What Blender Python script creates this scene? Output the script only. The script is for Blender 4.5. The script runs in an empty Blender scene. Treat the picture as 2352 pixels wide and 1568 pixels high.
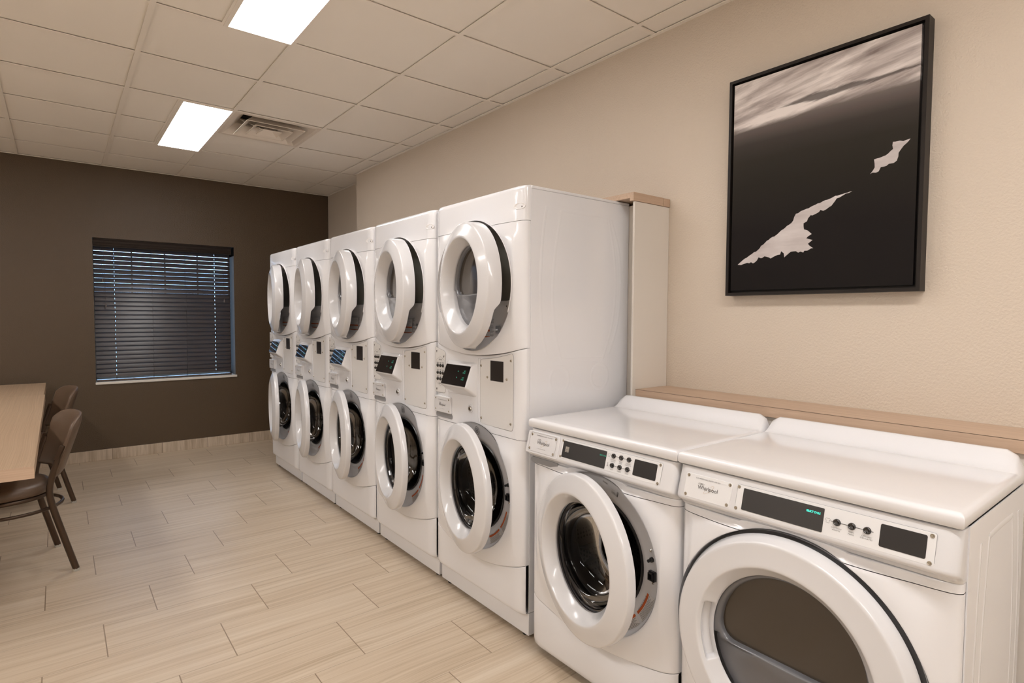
import bpy, bmesh, math, random
from mathutils import Matrix, Vector
random.seed(7)
sc = bpy.context.scene
COL = sc.collection
PI = math.pi
S3 = lambda x, e0=0., e1=1.: (lambda t: t*t*(3-2*t))(min(1, max(0, (x-e0)/(e1-e0))))

# ------------------------------------------------------------------ materials
def lin(c):
    return tuple((v/12.92 if v <= .04045 else ((v+.055)/1.055)**2.4) for v in c)
def new_mat(name):
    m = bpy.data.materials.new(name); m.use_nodes = True
    nt = m.node_tree; b = nt.nodes['Principled BSDF']
    return m, nt, b
def pmat(name, col, rough=.5, metal=0, coat=0, spec=.5, emit=None, es=0):
    m, nt, b = new_mat(name)
    b.inputs['Base Color'].default_value = (*col, 1)
    b.inputs['Roughness'].default_value = rough
    b.inputs['Metallic'].default_value = metal
    b.inputs['Coat Weight'].default_value = coat
    b.inputs['Coat Roughness'].default_value = .06
    b.inputs['Specular IOR Level'].default_value = spec
    if emit:
        b.inputs['Emission Color'].default_value = (*emit, 1)
        b.inputs['Emission Strength'].default_value = es
    return m
class NT:
    """tiny node-writing helper"""
    def __init__(s, nt): s.nt = nt
    def n(s, typ, **kw):
        q = s.nt.nodes.new(typ)
        for k, v in kw.items(): setattr(q, k, v)
        return q
    def put(s, sock, v):
        if hasattr(v, 'is_output'): s.nt.links.new(v, sock)
        elif v is not None:
            sock.default_value = v
    def m(s, op, a, b=None, c=None):
        q = s.n('ShaderNodeMath', operation=op)
        s.put(q.inputs[0], a)
        if b is not None: s.put(q.inputs[1], b)
        if c is not None: s.put(q.inputs[2], c)
        return q.outputs[0]
    def noise(s, vec, scale, detail=2, rough=.5):
        q = s.n('ShaderNodeTexNoise'); s.put(q.inputs['Vector'], vec)
        q.inputs['Scale'].default_value = scale; q.inputs['Detail'].default_value = detail
        q.inputs['Roughness'].default_value = rough
        return q.outputs[0]
    def xyz(s, x, y, z):
        q = s.n('ShaderNodeCombineXYZ'); s.put(q.inputs[0], x); s.put(q.inputs[1], y); s.put(q.inputs[2], z)
        return q.outputs[0]
    def ramp(s, fac, stops):
        q = s.n('ShaderNodeValToRGB'); s.put(q.inputs[0], fac)
        e = q.color_ramp.elements
        while len(e) < len(stops): e.new(.5)
        for i, (p, c) in enumerate(stops):
            e[i].position = p; e[i].color = (*c, 1)
        return q.outputs[0]
    def mix(s, fac, a, b):
        q = s.n('ShaderNodeMix', data_type='RGBA')
        s.put(q.inputs[0], fac)
        s.put(q.inputs[6], a if hasattr(a, 'is_output') else (*a, 1)); s.put(q.inputs[7], b if hasattr(b, 'is_output') else (*b, 1))
        return q.outputs[2]
    def pos(s):
        g = s.n('ShaderNodeNewGeometry'); sp = s.n('ShaderNodeSeparateXYZ')
        s.nt.links.new(g.outputs['Position'], sp.inputs[0])
        return g.outputs['Position'], sp.outputs[0], sp.outputs[1], sp.outputs[2]
    def obj(s):
        g = s.n('ShaderNodeTexCoord'); sp = s.n('ShaderNodeSeparateXYZ')
        s.nt.links.new(g.outputs['Object'], sp.inputs[0])
        return g.outputs['Object'], sp.outputs[0], sp.outputs[1], sp.outputs[2]
    def bump(s, h, strength, dist=.001):
        q = s.n('ShaderNodeBump'); s.put(q.inputs['Height'], h)
        q.inputs['Strength'].default_value = strength; q.inputs['Distance'].default_value = dist
        return q.outputs[0]

def wall_mat(name, col, strength=.6, rough=.45):
    m, nt, b = new_mat(name); N = NT(nt)
    P, x, y, z = N.pos()
    n1 = N.noise(P, 125, 3, .55); n2 = N.noise(P, 1.3, 2)
    c2 = tuple(v*.94 for v in col)
    nt.links.new(N.mix(n2, col, c2), b.inputs['Base Color'])
    nt.links.new(N.bump(n1, strength, .004), b.inputs['Normal'])
    b.inputs['Roughness'].default_value = rough
    return m
M_WALL = wall_mat('beige_orange_peel_paint', (.68, .588, .488))
M_WALL3 = wall_mat('pale_bounce_wall_paint', (.88, .84, .79))  # for the unseen walls, kept pale to bounce more light into the room
M_WALL2 = wall_mat('taupe_orange_peel_paint', (.58, .50, .415))
M_DARK = wall_mat('dark_brown_paint', (.086, .055, .029), .8, .40)
M_CEIL = wall_mat('ceiling_tile_white', (.93, .875, .80), .05, .9)
M_TBAR = pmat('ceiling_grid_metal', (.91, .85, .77), .45)
M_ENAM = pmat('white_enamel', (.80, .80, .825), .15, 0, .5)
M_PLAS = pmat('white_plastic', (.70, .695, .71), .2, 0, .35)
M_PLATE = pmat('matte_white_plate', (.71, .695, .685), .42)
M_SHROUD = pmat('light_grey_shroud', (.80, .78, .78), .35)
M_GREY = pmat('grey_plastic', (.10, .105, .11), .22, 0, .3)
M_GREYM = pmat('smoky_grey_plastic', (.13, .13, .14), .2, 0, .4)
M_GREYD = pmat('deep_grey_plastic', (.32, .32, .33), .35)
M_GREYL = pmat('mid_grey_plastic', (.28, .28, .29), .3)
M_CAV = pmat('dark_drum_grey', (.30, .29, .25), .5)
M_BLACK = pmat('gloss_black', (.012, .010, .010), .025, 0, .6)
M_MBLK = pmat('satin_black', (.016, .013, .012), .35)
M_RUB = pmat('black_rubber', (.012, .012, .013), .28)
M_CHROME = pmat('chrome', (.75, .72, .68), .15, 1)
M_SCREW = pmat('screw_metal', (.42, .37, .30), .3, 1)
M_TEXT = pmat('dark_print', (.05, .045, .042), .6)
M_TEXTG = pmat('grey_print', (.22, .205, .20), .6)
M_GOLD = pmat('gold_print', (.55, .42, .26), .5)
M_ORANGE = pmat('orange_label', (.50, .10, .02), .5)
M_PLATEL = pmat('bright_white_plate', (.76, .755, .76), .35)
M_LABEL = pmat('label_white', (.66, .64, .63), .5)
M_GREEN = pmat('green_display', (.02, .3, .2), .4, emit=(.05, .75, .55), es=1.3)
M_GREEND = pmat('dim_green_display', (.02, .2, .13), .4, emit=(.04, .38, .25), es=.25)
M_TAN = pmat('icon_print', (.42, .38, .33), .5)
M_FRAME = pmat('black_picture_frame', (.016, .012, .010), .42, 0, 0, .25)
M_BRONZE = pmat('bronze_metal', (.075, .047, .03), .36, .55)
M_VINYL = None
M_GLIDE = pmat('clear_glide', (.45, .43, .38), .35)
M_VAL = pmat('very_dark_wood', (.020, .013, .010), .4)
M_SILL = pmat('white_sill', (.72, .68, .62), .4)
M_CORD = pmat('brown_cord', (.06, .04, .035), .7)
M_PANELW = pmat('white_laminate', (.73, .68, .62), .4)
M_INNER = pmat('dark_interior', (.02, .018, .017), .8)

def vinyl():
    m, nt, b = new_mat('brown_vinyl'); N = NT(nt)
    P, x, y, z = N.obj()
    b.inputs['Base Color'].default_value = (.115, .072, .045, 1)
    b.inputs['Roughness'].default_value = .42
    nt.links.new(N.bump(N.noise(P, 220, 2), .25, .001), b.inputs['Normal'])
    return m
M_VINYL = vinyl()

def laminate(name, axis, base=(.60, .44, .32), dark=(.50, .35, .25), sx=3, sy=95):
    m, nt, b = new_mat(name); N = NT(nt)
    P, x, y, z = N.pos()
    warp = N.noise(P, 1.6, 2)
    ax = {'x': x, 'y': y, 'z': z}
    others = [k for k in 'xyz' if k != axis]
    long_ = N.m('MULTIPLY', ax[axis], sx)
    a = N.m('ADD', N.m('MULTIPLY', ax[others[0]], sy), N.m('MULTIPLY', warp, 9))
    c = N.m('MULTIPLY', ax[others[1]], sy)
    n = N.noise(N.xyz(long_, a, c), 1.0, 4, .6)
    col = N.ramp(n, [(.3, dark), (.7, base)])
    nt.links.new(col, b.inputs['Base Color']); b.inputs['Roughness'].default_value = .42
    nt.links.new(N.bump(n, .15, .001), b.inputs['Normal'])
    return m
M_LAMY = laminate('oak_laminate_lengthwise', 'y')
M_LAMX = laminate('oak_laminate_crosswise', 'x')
M_LAMT = laminate('oak_laminate_table', 'y', (.50, .36, .24), (.37, .255, .16), 1.2, 260)

def floor_mat():
    m, nt, b = new_mat('striped_porcelain_tile'); N = NT(nt)
    P, x, y, z = N.pos()
    ft, off, fx, fy = .6096, .2031, .1232, 2.7286
    ry = N.m('DIVIDE', N.m('SUBTRACT', y, fy), ft/2)
    row = N.m('FLOOR', ry); fry = N.m('FRACT', ry)
    xx = N.m('DIVIDE', N.m('SUBTRACT', N.m('SUBTRACT', x, fx), N.m('MULTIPLY', row, off)), ft)
    colx = N.m('FLOOR', xx); frx = N.m('FRACT', xx)
    fry = N.m('ABSOLUTE', N.m('SUBTRACT', fry, N.m('ROUND', fry)))
    frx = N.m('ABSOLUTE', N.m('SUBTRACT', frx, N.m('ROUND', frx)))
    gx = N.m('LESS_THAN', frx, .0021/ft)
    gy = N.m('LESS_THAN', fry, .0011/(ft/2))
    wn = N.n('ShaderNodeTexWhiteNoise'); nt.links.new(N.xyz(row, colx, 3.0), wn.inputs[0])
    r = wn.outputs[0]
    warp = N.noise(N.xyz(N.m('MULTIPLY', x, 1.6), N.m('MULTIPLY', y, 3.), r), 1, 2)
    yy = N.m('ADD', N.m('MULTIPLY', y, 62), N.m('MULTIPLY', warp, 3.2))
    s1 = N.noise(N.xyz(N.m('MULTIPLY', x, 1.1), yy, N.m('MULTIPLY', r, 40)), 1, 4, .68)
    s2 = N.noise(N.xyz(N.m('MULTIPLY', x, .6), N.m('MULTIPLY', y, 14), N.m('MULTIPLY', r, 17)), 1, 2, .5)
    t = N.m('ADD', N.m('MULTIPLY', s1, .68), N.m('MULTIPLY', s2, .32))
    col = N.ramp(t, [(.33, (.42, .325, .225)), (.47, (.56, .45, .33)), (.66, (.67, .57, .45))])
    col = N.mix(N.m('MULTIPLY', r, .22), col, (.54, .42, .30))
    col = N.mix(gy, col, (.36, .285, .21))
    col = N.mix(gx, col, (.27, .195, .13))
    nt.links.new(col, b.inputs['Base Color'])
    b.inputs['Roughness'].default_value = .36
    g = N.m('MAXIMUM', gx, gy)
    nt.links.new(N.bump(N.m('SUBTRACT', N.m('MULTIPLY', t, .35), g), .25, .002), b.inputs['Normal'])
    return m
M_FLOOR = floor_mat()
def base_mat():
    m, nt, b = new_mat('tile_base_vertical_grain'); N = NT(nt)
    P, x, y, z = N.pos()
    s1 = N.noise(N.xyz(N.m('MULTIPLY', x, 38), N.m('MULTIPLY', y, 38), N.m('MULTIPLY', z, 3)), 1, 4, .6)
    col = N.ramp(s1, [(.35, (.42, .33, .24)), (.65, (.62, .52, .41))])
    f = N.m('FRACT', N.m('DIVIDE', N.m('SUBTRACT', x, .37), .4))
    f = N.m('LESS_THAN', f, .008)
    nt.links.new(N.mix(f, col, (.2, .15, .11)), b.inputs['Base Color'])
    b.inputs['Roughness'].default_value = .4
    return m
M_BASE = base_mat()

def glass_mat(name, tint, ior=1.5, extra=.04, mul=1.):
    m = bpy.data.materials.new(name); m.use_nodes = True; nt = m.node_tree; nt.nodes.clear(); N = NT(nt)
    o = N.n('ShaderNodeOutputMaterial'); mx = N.n('ShaderNodeMixShader')
    t = N.n('ShaderNodeBsdfTransparent'); t.inputs[0].default_value = (*tint, 1)
    g = N.n('ShaderNodeBsdfGlossy'); g.inputs['Roughness'].default_value = .02; g.inputs[0].default_value = (.8, .8, .8, 1)
    fr = N.n('ShaderNodeFresnel'); fr.inputs[0].default_value = ior
    f = N.m('ADD', N.m('MULTIPLY', fr.outputs[0], mul), extra)
    nt.links.new(f, mx.inputs[0]); nt.links.new(t.outputs[0], mx.inputs[1]); nt.links.new(g.outputs[0], mx.inputs[2])
    nt.links.new(mx.outputs[0], o.inputs[0])
    return m
M_BOWL = glass_mat('tinted_bowl_glass', (.42, .40, .38), 1.4, .0, .6)
M_PANE = glass_mat('window_glass', (.92, .95, .96), 1.45, 0)
M_SMOKE = pmat('smoked_dryer_glass', (.045, .034, .024), .10, 0, .4)

def drum_mat():
    m, nt, b = new_mat('perforated_stainless_drum'); N = NT(nt)
    P, x, y, z = N.obj()
    v = N.n('ShaderNodeTexVoronoi'); v.inputs['Scale'].default_value = 62; v.inputs['Randomness'].default_value = .15
    nt.links.new(P, v.inputs['Vector'])
    hole = N.m('LESS_THAN', v.outputs['Distance'], .30)
    nt.links.new(N.mix(hole, (.07, .062, .055), (.008, .007, .006)), b.inputs['Base Color'])
    b.inputs['Metallic'].default_value = .7; b.inputs['Roughness'].default_value = .42
    return m
M_DRUM = drum_mat()

def blind_mat():
    m, nt, b = new_mat('dark_wood_slat'); N = NT(nt)
    P, x, y, z = N.pos()
    n = N.noise(N.xyz(N.m('MULTIPLY', x, 5), N.m('MULTIPLY', y, 140), N.m('MULTIPLY', z, 140)), 1, 3)
    nt.links.new(N.ramp(n, [(.3, (.045, .025, .017)), (.7, (.075, .043, .030))]), b.inputs['Base Color'])
    b.inputs['Roughness'].default_value = .42; b.inputs['Coat Weight'].default_value = 1.0; b.inputs['Coat Roughness'].default_value = .25
    return m
M_SLAT = blind_mat()

# picture print: sea cloud study, printed colours
def art_mat():
    m, nt, b = new_mat('monochrome_print'); N = NT(nt)
    P, x, y, z = N.obj()        # object coords: x = across 0..1 , z = up 0..1 (mesh is built 0.664 x 0.855)
    u = N.m('DIVIDE', x, .664); v = N.m('DIVIDE', z, .855)
    w = N.m('ADD', v, N.m('MULTIPLY', u, -.03))
    wn = N.noise(N.xyz(N.m('MULTIPLY', u, 1.6), N.m('MULTIPLY', w, 5), 2.), 1, 3)
    sl = N.m('ADD', w, N.m('MULTIPLY', u, -.10))
    cl = N.noise(N.xyz(N.m('ADD', N.m('MULTIPLY', u, 1.7), N.m('MULTIPLY', wn, 1.2)), N.m('MULTIPLY', sl, 15), 0.), 1.0, 6, .6)
    big = N.noise(N.xyz(N.m('MULTIPLY', u, 1.4), N.m('MULTIPLY', w, 6), 7.), 1, 2)
    cl2 = N.m('ADD', N.m('MULTIPLY', cl, .7), N.m('MULTIPLY', big, .3))
    streak = N.ramp(cl2, [(.36, (.22, .18, .17)), (.46, (.45, .395, .375)), (.58, (.82, .76, .73))])
    sea = N.ramp(v, [(.0, (.010, .008, .0075)), (.28, (.012, .0095, .009)), (.50, (.021, .018, .014)), (.62, (.030, .026, .021)), (.70, (.055, .046, .041)), (.76, (.13, .108, .10)), (.80, (.20, .17, .16))])
    hz = N.m('MINIMUM', 1., N.m('MAXIMUM', 0., N.m('DIVIDE', N.m('SUBTRACT', N.m('ADD', w, N.m('MULTIPLY', cl, .05)), .785), .03)))
    col = N.mix(hz, sea, streak)
    # the dark long gash in the cloud: thin left tip, thick middle, trailing right
    d = N.m('ABSOLUTE', N.m('SUBTRACT', v, N.m('ADD', .826, N.m('MULTIPLY', u, .022))))
    du = N.m('MAXIMUM', N.m('MULTIPLY', N.m('SUBTRACT', .50, u), .085), N.m('MULTIPLY', N.m('SUBTRACT', u, .50), .034))
    dn = N.m('ADD', N.m('ADD', d, du), N.m('MULTIPLY', N.m('SUBTRACT', cl, .5), .06))
    gash = N.m('MINIMUM', 1., N.m('MAXIMUM', 0., N.m('DIVIDE', N.m('SUBTRACT', .022, dn), .008)))
    col = N.mix(N.m('MULTIPLY', gash, .85), col, (.10, .085, .08))
    nt.links.new(col, b.inputs['Base Color'])
    b.inputs['Roughness'].default_value = .55; b.inputs['Specular IOR Level'].default_value = .12
    n3 = N.noise(P, 700, 2)
    nt.links.new(N.bump(n3, .2, .0006), b.inputs['Normal'])
    return m
M_ART = art_mat()
M_ARTW = None
def artw():
    m, nt, b = new_mat('print_bright_water'); N = NT(nt)
    P, x, y, z = N.obj()
    n = N.noise(N.xyz(N.m('MULTIPLY', x, 6), 0., N.m('MULTIPLY', z, 26)), 1, 4)
    nt.links.new(N.ramp(n, [(.3, (.46, .41, .40)), (.7, (.66, .61, .60))]), b.inputs['Base Color'])
    b.inputs['Roughness'].default_value = .55
    return m
M_ARTW = artw()

def diffuser(nm='lit_diffuser', st=11.0):
    m = bpy.data.materials.new(nm); m.use_nodes = True; nt = m.node_tree; nt.nodes.clear(); N = NT(nt)
    o = N.n('ShaderNodeOutputMaterial'); e = N.n('ShaderNodeEmission')
    e.inputs[0].default_value = (1, .965, .94, 1); e.inputs[1].default_value = st
    nt.links.new(e.outputs[0], o.inputs[0]); return m
M_LIT = diffuser()
M_FILL = diffuser('fill_diffuser', 18)  # stronger emitter for the unseen fill panels

# ------------------------------------------------------------------ mesh helpers
K, KZ = 1.0, 0.0           # size of the appliances
MK = Matrix.Translation((0, 0, KZ)) @ Matrix.Scale(K, 4)
def F(o, u, v):
    """plane frame: local x along u, local y along v, local z = outward normal"""
    u = Vector(u).normalized(); v = Vector(v).normalized(); n = u.cross(v)
    return Matrix(((u.x, v.x, n.x, o[0]), (u.y, v.y, n.y, o[1]), (u.z, v.z, n.z, o[2]), (0, 0, 0, 1)))
FRONT = F((0, 0, 0), (1, 0, 0), (0, 0, 1))       # x = across, y = up, z = toward the room
def ff(c=0): return F((0, c, 0), (1, 0, 0), (0, 0, 1))
def bm_new(): return bmesh.new()
def prism(bm, M, pts, z0, z1, cap0=True):
    a = [bm.verts.new(M @ Vector((p[0], p[1], z0))) for p in pts]
    b = [bm.verts.new(M @ Vector((p[0], p[1], z1))) for p in pts]
    n = len(pts)
    area = sum(pts[i][0]*pts[(i+1) % n][1]-pts[(i+1) % n][0]*pts[i][1] for i in range(n))
    if area < 0: a.reverse(); b.reverse()
    bm.faces.new(b)
    if cap0: bm.faces.new(list(reversed(a)))
    for i in range(n):
        bm.faces.new((a[i], a[(i+1) % n], b[(i+1) % n], b[i]))
def rrect(x0, y0, x1, y1, r=0, seg=5):
    if r <= 0: return [(x0, y0), (x1, y0), (x1, y1), (x0, y1)]
    o = []
    for cx, cy, a0 in ((x1-r, y0+r, -90), (x1-r, y1-r, 0), (x0+r, y1-r, 90), (x0+r, y0+r, 180)):
        for i in range(seg+1):
            a = math.radians(a0+90*i/seg); o.append((cx+r*math.cos(a), cy+r*math.sin(a)))
    return o
def circ(cx, cy, r, n=20, a0=0):
    return [(cx+r*math.cos(a0+2*PI*i/n), cy+r*math.sin(a0+2*PI*i/n)) for i in range(n)]
def box(bm, x0, x1, y0, y1, z0, z1):
    prism(bm, Matrix.Identity(4), [(x0, y0), (x1, y0), (x1, y1), (x0, y1)], z0, z1)
def lathe(bm, M, prof, seg=64, a0=0, a1=2*PI, rmod=None, close=False):
    """profile [(r,h)] around local z of M; rmod(k,phi,r,h)->(r,h)"""
    full = abs(a1-a0-2*PI) < 1e-6
    n = seg if full else seg+1
    rows = []
    for k, (r, h) in enumerate(prof):
        row = []
        if r < 1e-6:
            v = bm.verts.new(M @ Vector((0, 0, h))); row = [v]*n
        else:
            for i in range(n):
                ph = a0+(a1-a0)*i/seg
                rr, hh = rmod(k, ph, r, h) if rmod else (r, h)
                row.append(bm.verts.new(M @ Vector((rr*math.cos(ph), rr*math.sin(ph), hh))))
        rows.append(row)
    if close: rows.append(rows[0])
    for k in range(len(rows)-1):
        for i in range(n if full else n-1):
            j = (i+1) % n
            f = []
            for v in (rows[k][i], rows[k][j], rows[k+1][j], rows[k+1][i]):
                if v not in f: f.append(v)
            if len(f) > 2:
                try: bm.faces.new(f)
                except ValueError: pass
def tube(bm, pts, r, seg=10, closed=False, flat=1., up=(0, 0, 1)):
    pts = [Vector(p) for p in pts]; n = len(pts); rings = []
    up = Vector(up)
    for i, p in enumerate(pts):
        if closed: t = pts[(i+1) % n]-pts[i-1]
        else: t = pts[min(i+1, n-1)]-pts[max(i-1, 0)]
        t.normalize(); a = t.cross(up)
        if a.length < 1e-3: a = t.cross(Vector((0, 1, 0)))
        a.normalize(); b = a.cross(t)
        rr = r[i] if isinstance(r, (list, tuple)) else r
        rings.append([bm.verts.new(p+a*rr*math.cos(2*PI*k/seg)+b*rr*flat*math.sin(2*PI*k/seg)) for k in range(seg)])
    m = n if closed else n-1
    for i in range(m):
        A, B = rings[i], rings[(i+1) % n]
        for k in range(seg): bm.faces.new((A[k], A[(k+1) % seg], B[(k+1) % seg], B[k]))
    if not closed:
        bm.faces.new(list(reversed(rings[0]))); bm.faces.new(rings[-1])
def catmull(P, n=6):
    P = [Vector(p) for p in P]; out = []
    for i in range(len(P)-1):
        p0, p1, p2, p3 = P[max(i-1, 0)], P[i], P[i+1], P[min(i+2, len(P)-1)]
        for k in range(n):
            t = k/n
            out.append(.5*((2*p1)+(p2-p0)*t+(2*p0-5*p1+4*p2-p3)*t*t+(3*p1-p0-3*p2+p3)*t**3))
    out.append(P[-1]); return out
def done(name, bm, mat, parent=None, scale=True, bevel=0, seg=2, origin=None, rotz=0, smooth=True, ang=32, label=None, recalc=True):
    """scale: appliance meshes are finished at their real size here"""
    if recalc: bmesh.ops.recalc_face_normals(bm, faces=bm.faces)
    if scale: bm.transform(Matrix.Scale(K, 4) if origin is not None else MK)
    for e in bm.edges:
        if len(e.link_faces) == 2 and e.calc_face_angle(0) > math.radians(ang): e.smooth = False
    for f in bm.faces: f.smooth = smooth
    me = bpy.data.meshes.new(name); bm.to_mesh(me); bm.free()
    me.materials.append(mat)
    o = bpy.data.objects.new(name, me); COL.objects.link(o)
    if bevel:
        b = o.modifiers.new('bevel', 'BEVEL'); b.width = bevel; b.segments = seg; b.limit_method = 'ANGLE'; b.angle_limit = math.radians(40)
        b.harden_normals = False
    if origin is not None:
        o.location = (MK @ Vector(origin)) if scale else origin
    o.rotation_euler.z = rotz
    if parent is not None: o.parent = parent
    if label: o['label'] = label
    return o
def thing(name, label, cat, loc=(0, 0, 0), rotz=0, group=None):
    o = bpy.data.objects.new(name, None); COL.objects.link(o)
    o.location = loc; o.rotation_euler = (0, 0, rotz); o.empty_display_size = .1
    o['label'] = label; o['category'] = cat
    if group: o['group'] = group
    return o
def struct(name, bm, mat, **kw):
    o = done(name, bm, mat, scale=False, **kw)
    if kw.get('parent') is None: o['kind'] = 'structure'
    return o
def dup(o, parent=None):
    c = o.copy(); COL.objects.link(c)
    if parent is not None: c.parent = parent
    for ch in kids.get(o, []) if False else list(o.children): dup(ch, c)
    return c
kids = {}
_tc = {}
def text_polys(body, size, align='LEFT', bold=0., sx=1.):
    key = (body, align, bold)
    if key not in _tc:
        cu = bpy.data.curves.new('t', 'FONT'); cu.body = body; cu.size = 1; cu.align_x = align; cu.resolution_u = 2
        cu.offset = bold
        o = bpy.data.objects.new('t', cu); COL.objects.link(o)
        bpy.context.view_layer.update()
        dg = bpy.context.evaluated_depsgraph_get()
        me = bpy.data.meshes.new_from_object(o.evaluated_get(dg))
        _tc[key] = ([tuple(v.co) for v in me.vertices], [tuple(p.vertices) for p in me.polygons])
        bpy.data.objects.remove(o); bpy.data.curves.remove(cu); bpy.data.meshes.remove(me)
    return _tc[key]
def text(bm, M, body, x, y, size, align='LEFT', z=.0006, bold=0., sx=1., rot=0):
    vs, fs = text_polys(body, size, align, bold)
    c, s = math.cos(rot), math.sin(rot)
    V = [bm.verts.new(M @ Vector((x+size*(v[0]*sx*c-v[1]*s), y+size*(v[0]*sx*s+v[1]*c), z))) for v in vs]
    for f in fs:
        try: bm.faces.new([V[i] for i in f])
        except ValueError: pass
def strip(bm, M, x0, y0, x1, y1, w, z=.0005):
    d = Vector((x1-x0, y1-y0)); n = Vector((-d.y, d.x)).normalized()*w/2
    bm.faces.new([bm.verts.new(M @ Vector((p[0], p[1], z))) for p in ((x0-n.x, y0-n.y), (x1-n.x, y1-n.y), (x1+n.x, y1+n.y), (x0+n.x, y0+n.y))])
def outline(bm, M, pts, w, z=.0005):
    for i in range(len(pts)): strip(bm, M, *pts[i], *pts[(i+1) % len(pts)], w, z)

def rpoly(pts, r, n=4):
    out = []; m = len(pts)
    for i in range(m):
        p0, p1, p2 = Vector(pts[i-1]), Vector(pts[i]), Vector(pts[(i+1) % m])
        a = (p0-p1); b = (p2-p1)
        if a.normalized().dot(b.normalized()) < -.97: out.append(tuple(p1)); continue
        q = min(r, a.length*.48, b.length*.48); A = p1+a.normalized()*q; B = p1+b.normalized()*q
        for k in range(n+1):
            t = k/n; v = A*(1-t)**2+p1*2*t*(1-t)+B*t*t; out.append((v.x, v.y))
    return out
# a moulded front: star-shaped outline around a round hole, shaped by cfun(a,z) -> depth
def ray_poly(c, ph, poly):
    dx, dy = math.cos(ph), math.sin(ph); best = None
    for i in range(len(poly)):
        (x1, y1), (x2, y2) = poly[i], poly[(i+1) % len(poly)]
        ex, ey = x2-x1, y2-y1; den = dx*ey-dy*ex
        if abs(den) < 1e-12: continue
        t = ((x1-c[0])*ey-(y1-c[1])*ex)/den; s = ((x1-c[0])*dy-(y1-c[1])*dx)/den
        if t > 0 and -1e-9 <= s <= 1+1e-9 and (best is None or t < best): best = t
    return best
def plate_hole(bm, poly, c, R, cfun, rings=30, nang=176, lip=.016):
    angs = sorted([2*PI*i/nang for i in range(nang)]+[math.atan2(p[1]-c[1], p[0]-c[0]) % (2*PI) for p in poly])
    A = [angs[0]]
    for a in angs[1:]:
        if a-A[-1] > 1e-4: A.append(a)
    cols = []
    for ph in A:
        D = ray_poly(c, ph, poly); col = []
        dx, dz = math.cos(ph), math.sin(ph)
        def P(r, dc=0):
            a, z = c[0]+r*dx, c[1]+r*dz
            return bm.verts.new((a, cfun(a, z)+dc, z))
        col.append(P(R, lip)); col.append(P(R, .0035)); col.append(P(R+.0012, .001)); col.append(P(R+.0035, 0))
        r0, r1 = R+.0035, D-.0030
        for k in range(1, rings): col.append(P(r0+(r1-r0)*k/rings))
        col.append(P(r1, 0)); col.append(P(D-.0009, .0009)); col.append(P(D, .0032)); col.append(P(D, lip))
        cols.append(col)
    n = len(cols)
    for i in range(n):
        a, b = cols[i], cols[(i+1) % n]
        for k in range(len(a)-1): bm.faces.new((a[k], a[k+1], b[k+1], b[k]))
def edge_round(a, W0=.003, W1=.703, w=.052, d=.036):
    t = min(a-W0, W1-a)
    if t >= w: return 0
    q = 1-max(t, 0)/w
    return .22*d*q+.78*d*(1-math.sqrt(max(0, 1-q**4*.985)))
def bulge(a, z, c, r0, r1, h):
    r = math.hypot(a-c[0], z-c[1]); return -h*(1-S3(r, r0, r1))*(1-S3(abs(a-c[0]), .285, .345))
def grid(bm, M, xs, ys, hfun):
    V = [[bm.verts.new(M @ Vector((x, y, hfun(x, y)))) for x in xs] for y in ys]
    for j in range(len(ys)-1):
        for i in range(len(xs)-1): bm.faces.new((V[j][i], V[j][i+1], V[j+1][i+1], V[j+1][i]))
    return V

def screw(name, M, x, y, parent, r=.0055, h=.003, mat=None):
    bm = bm_new()
    T = M @ Matrix.Translation((x, y, 0))
    lathe(bm, T, [(0, h), (r*.45, h), (r*.55, h*.6), (r*.8, h*.75), (r, h*.2), (r, -.001)], 12)
    return done(name, bm, mat or M_SCREW, parent, ang=50)

# ------------------------------------------------------------------ appliances
WD = .703
def side_ribs(bm, a, pts_list, w=.008, h=.0006):
    for pts in pts_list:
        P = catmull([(a, c, z) for c, z in pts], 8)
        tube(bm, P, w, 8, flat=h/w, up=(1, 0, 0))
def ringpts(c, z, r, n=28): return [(c+r*math.cos(2*PI*i/n), z+r*math.sin(2*PI*i/n)) for i in range(n+1)]

def door_ring(bm, R, rin, rg, tf, tin, tb, notch=False, hx=.0, fl=.005, finger=False):
    """lathe in door coordinates: x across, y = -t (outward), z up; centre (hx,0,0)"""
    M = F((hx, 0, 0), (1, 0, 0), (0, 0, 1))
    prof = [(rg, tb*.45), (rg+.001, tb*.45+.004), (rin-.008, tin-.009), (rin-.003, tin-.0025), (rin-.001, tin-.0008), (rin+.0015, tin), (rin+.008, tin-.0010),
            ((rin+R)/2, tin+(tf-tin)*.48), (R-.010, tf+(tin-tf)*.10), (R-.005, tf+.0004), (R-.0018, tf-.0014), (R, tf-.005), (R+fl*.5, (tf+tb)/2), (R+fl, tb+.004), (R+fl-.001, tb), (R-.006, tb-.001), (R-.05, tb), (rg+.004, tb)]
    N0 = 12
    if finger:
        (ra, ha), (rb, hb) = prof[1], prof[2]
        prof = prof[:2]+[(ra+(rb-ra)*q/9, ha+(hb-ha)*q/9) for q in range(1, 9)]+prof[2:]
        N0 = 99
    def mod(k, ph, r, h):
        if notch and k >= N0:
            d = (ph+PI) % (2*PI)-PI
            s = S3(-d, math.radians(15), math.radians(24))*S3(d, math.radians(-88), math.radians(-70))
            h = h+(tf-tb)*.42*s*(1 if k > N0 else .5)
        if finger and 1 <= k <= 9:
            d = abs(((ph-PI-.06+PI) % (2*PI))-PI); q = (k-1)/9
            w = (1-S3(d, .33, .385))*S3(q, .04, .2)*(1-S3(q, .86, 1.0))
            r += .013*w; h -= .015*w
        return r, h
    lathe(bm, M, prof, 288 if finger else 128, rmod=mod, close=True)

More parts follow.
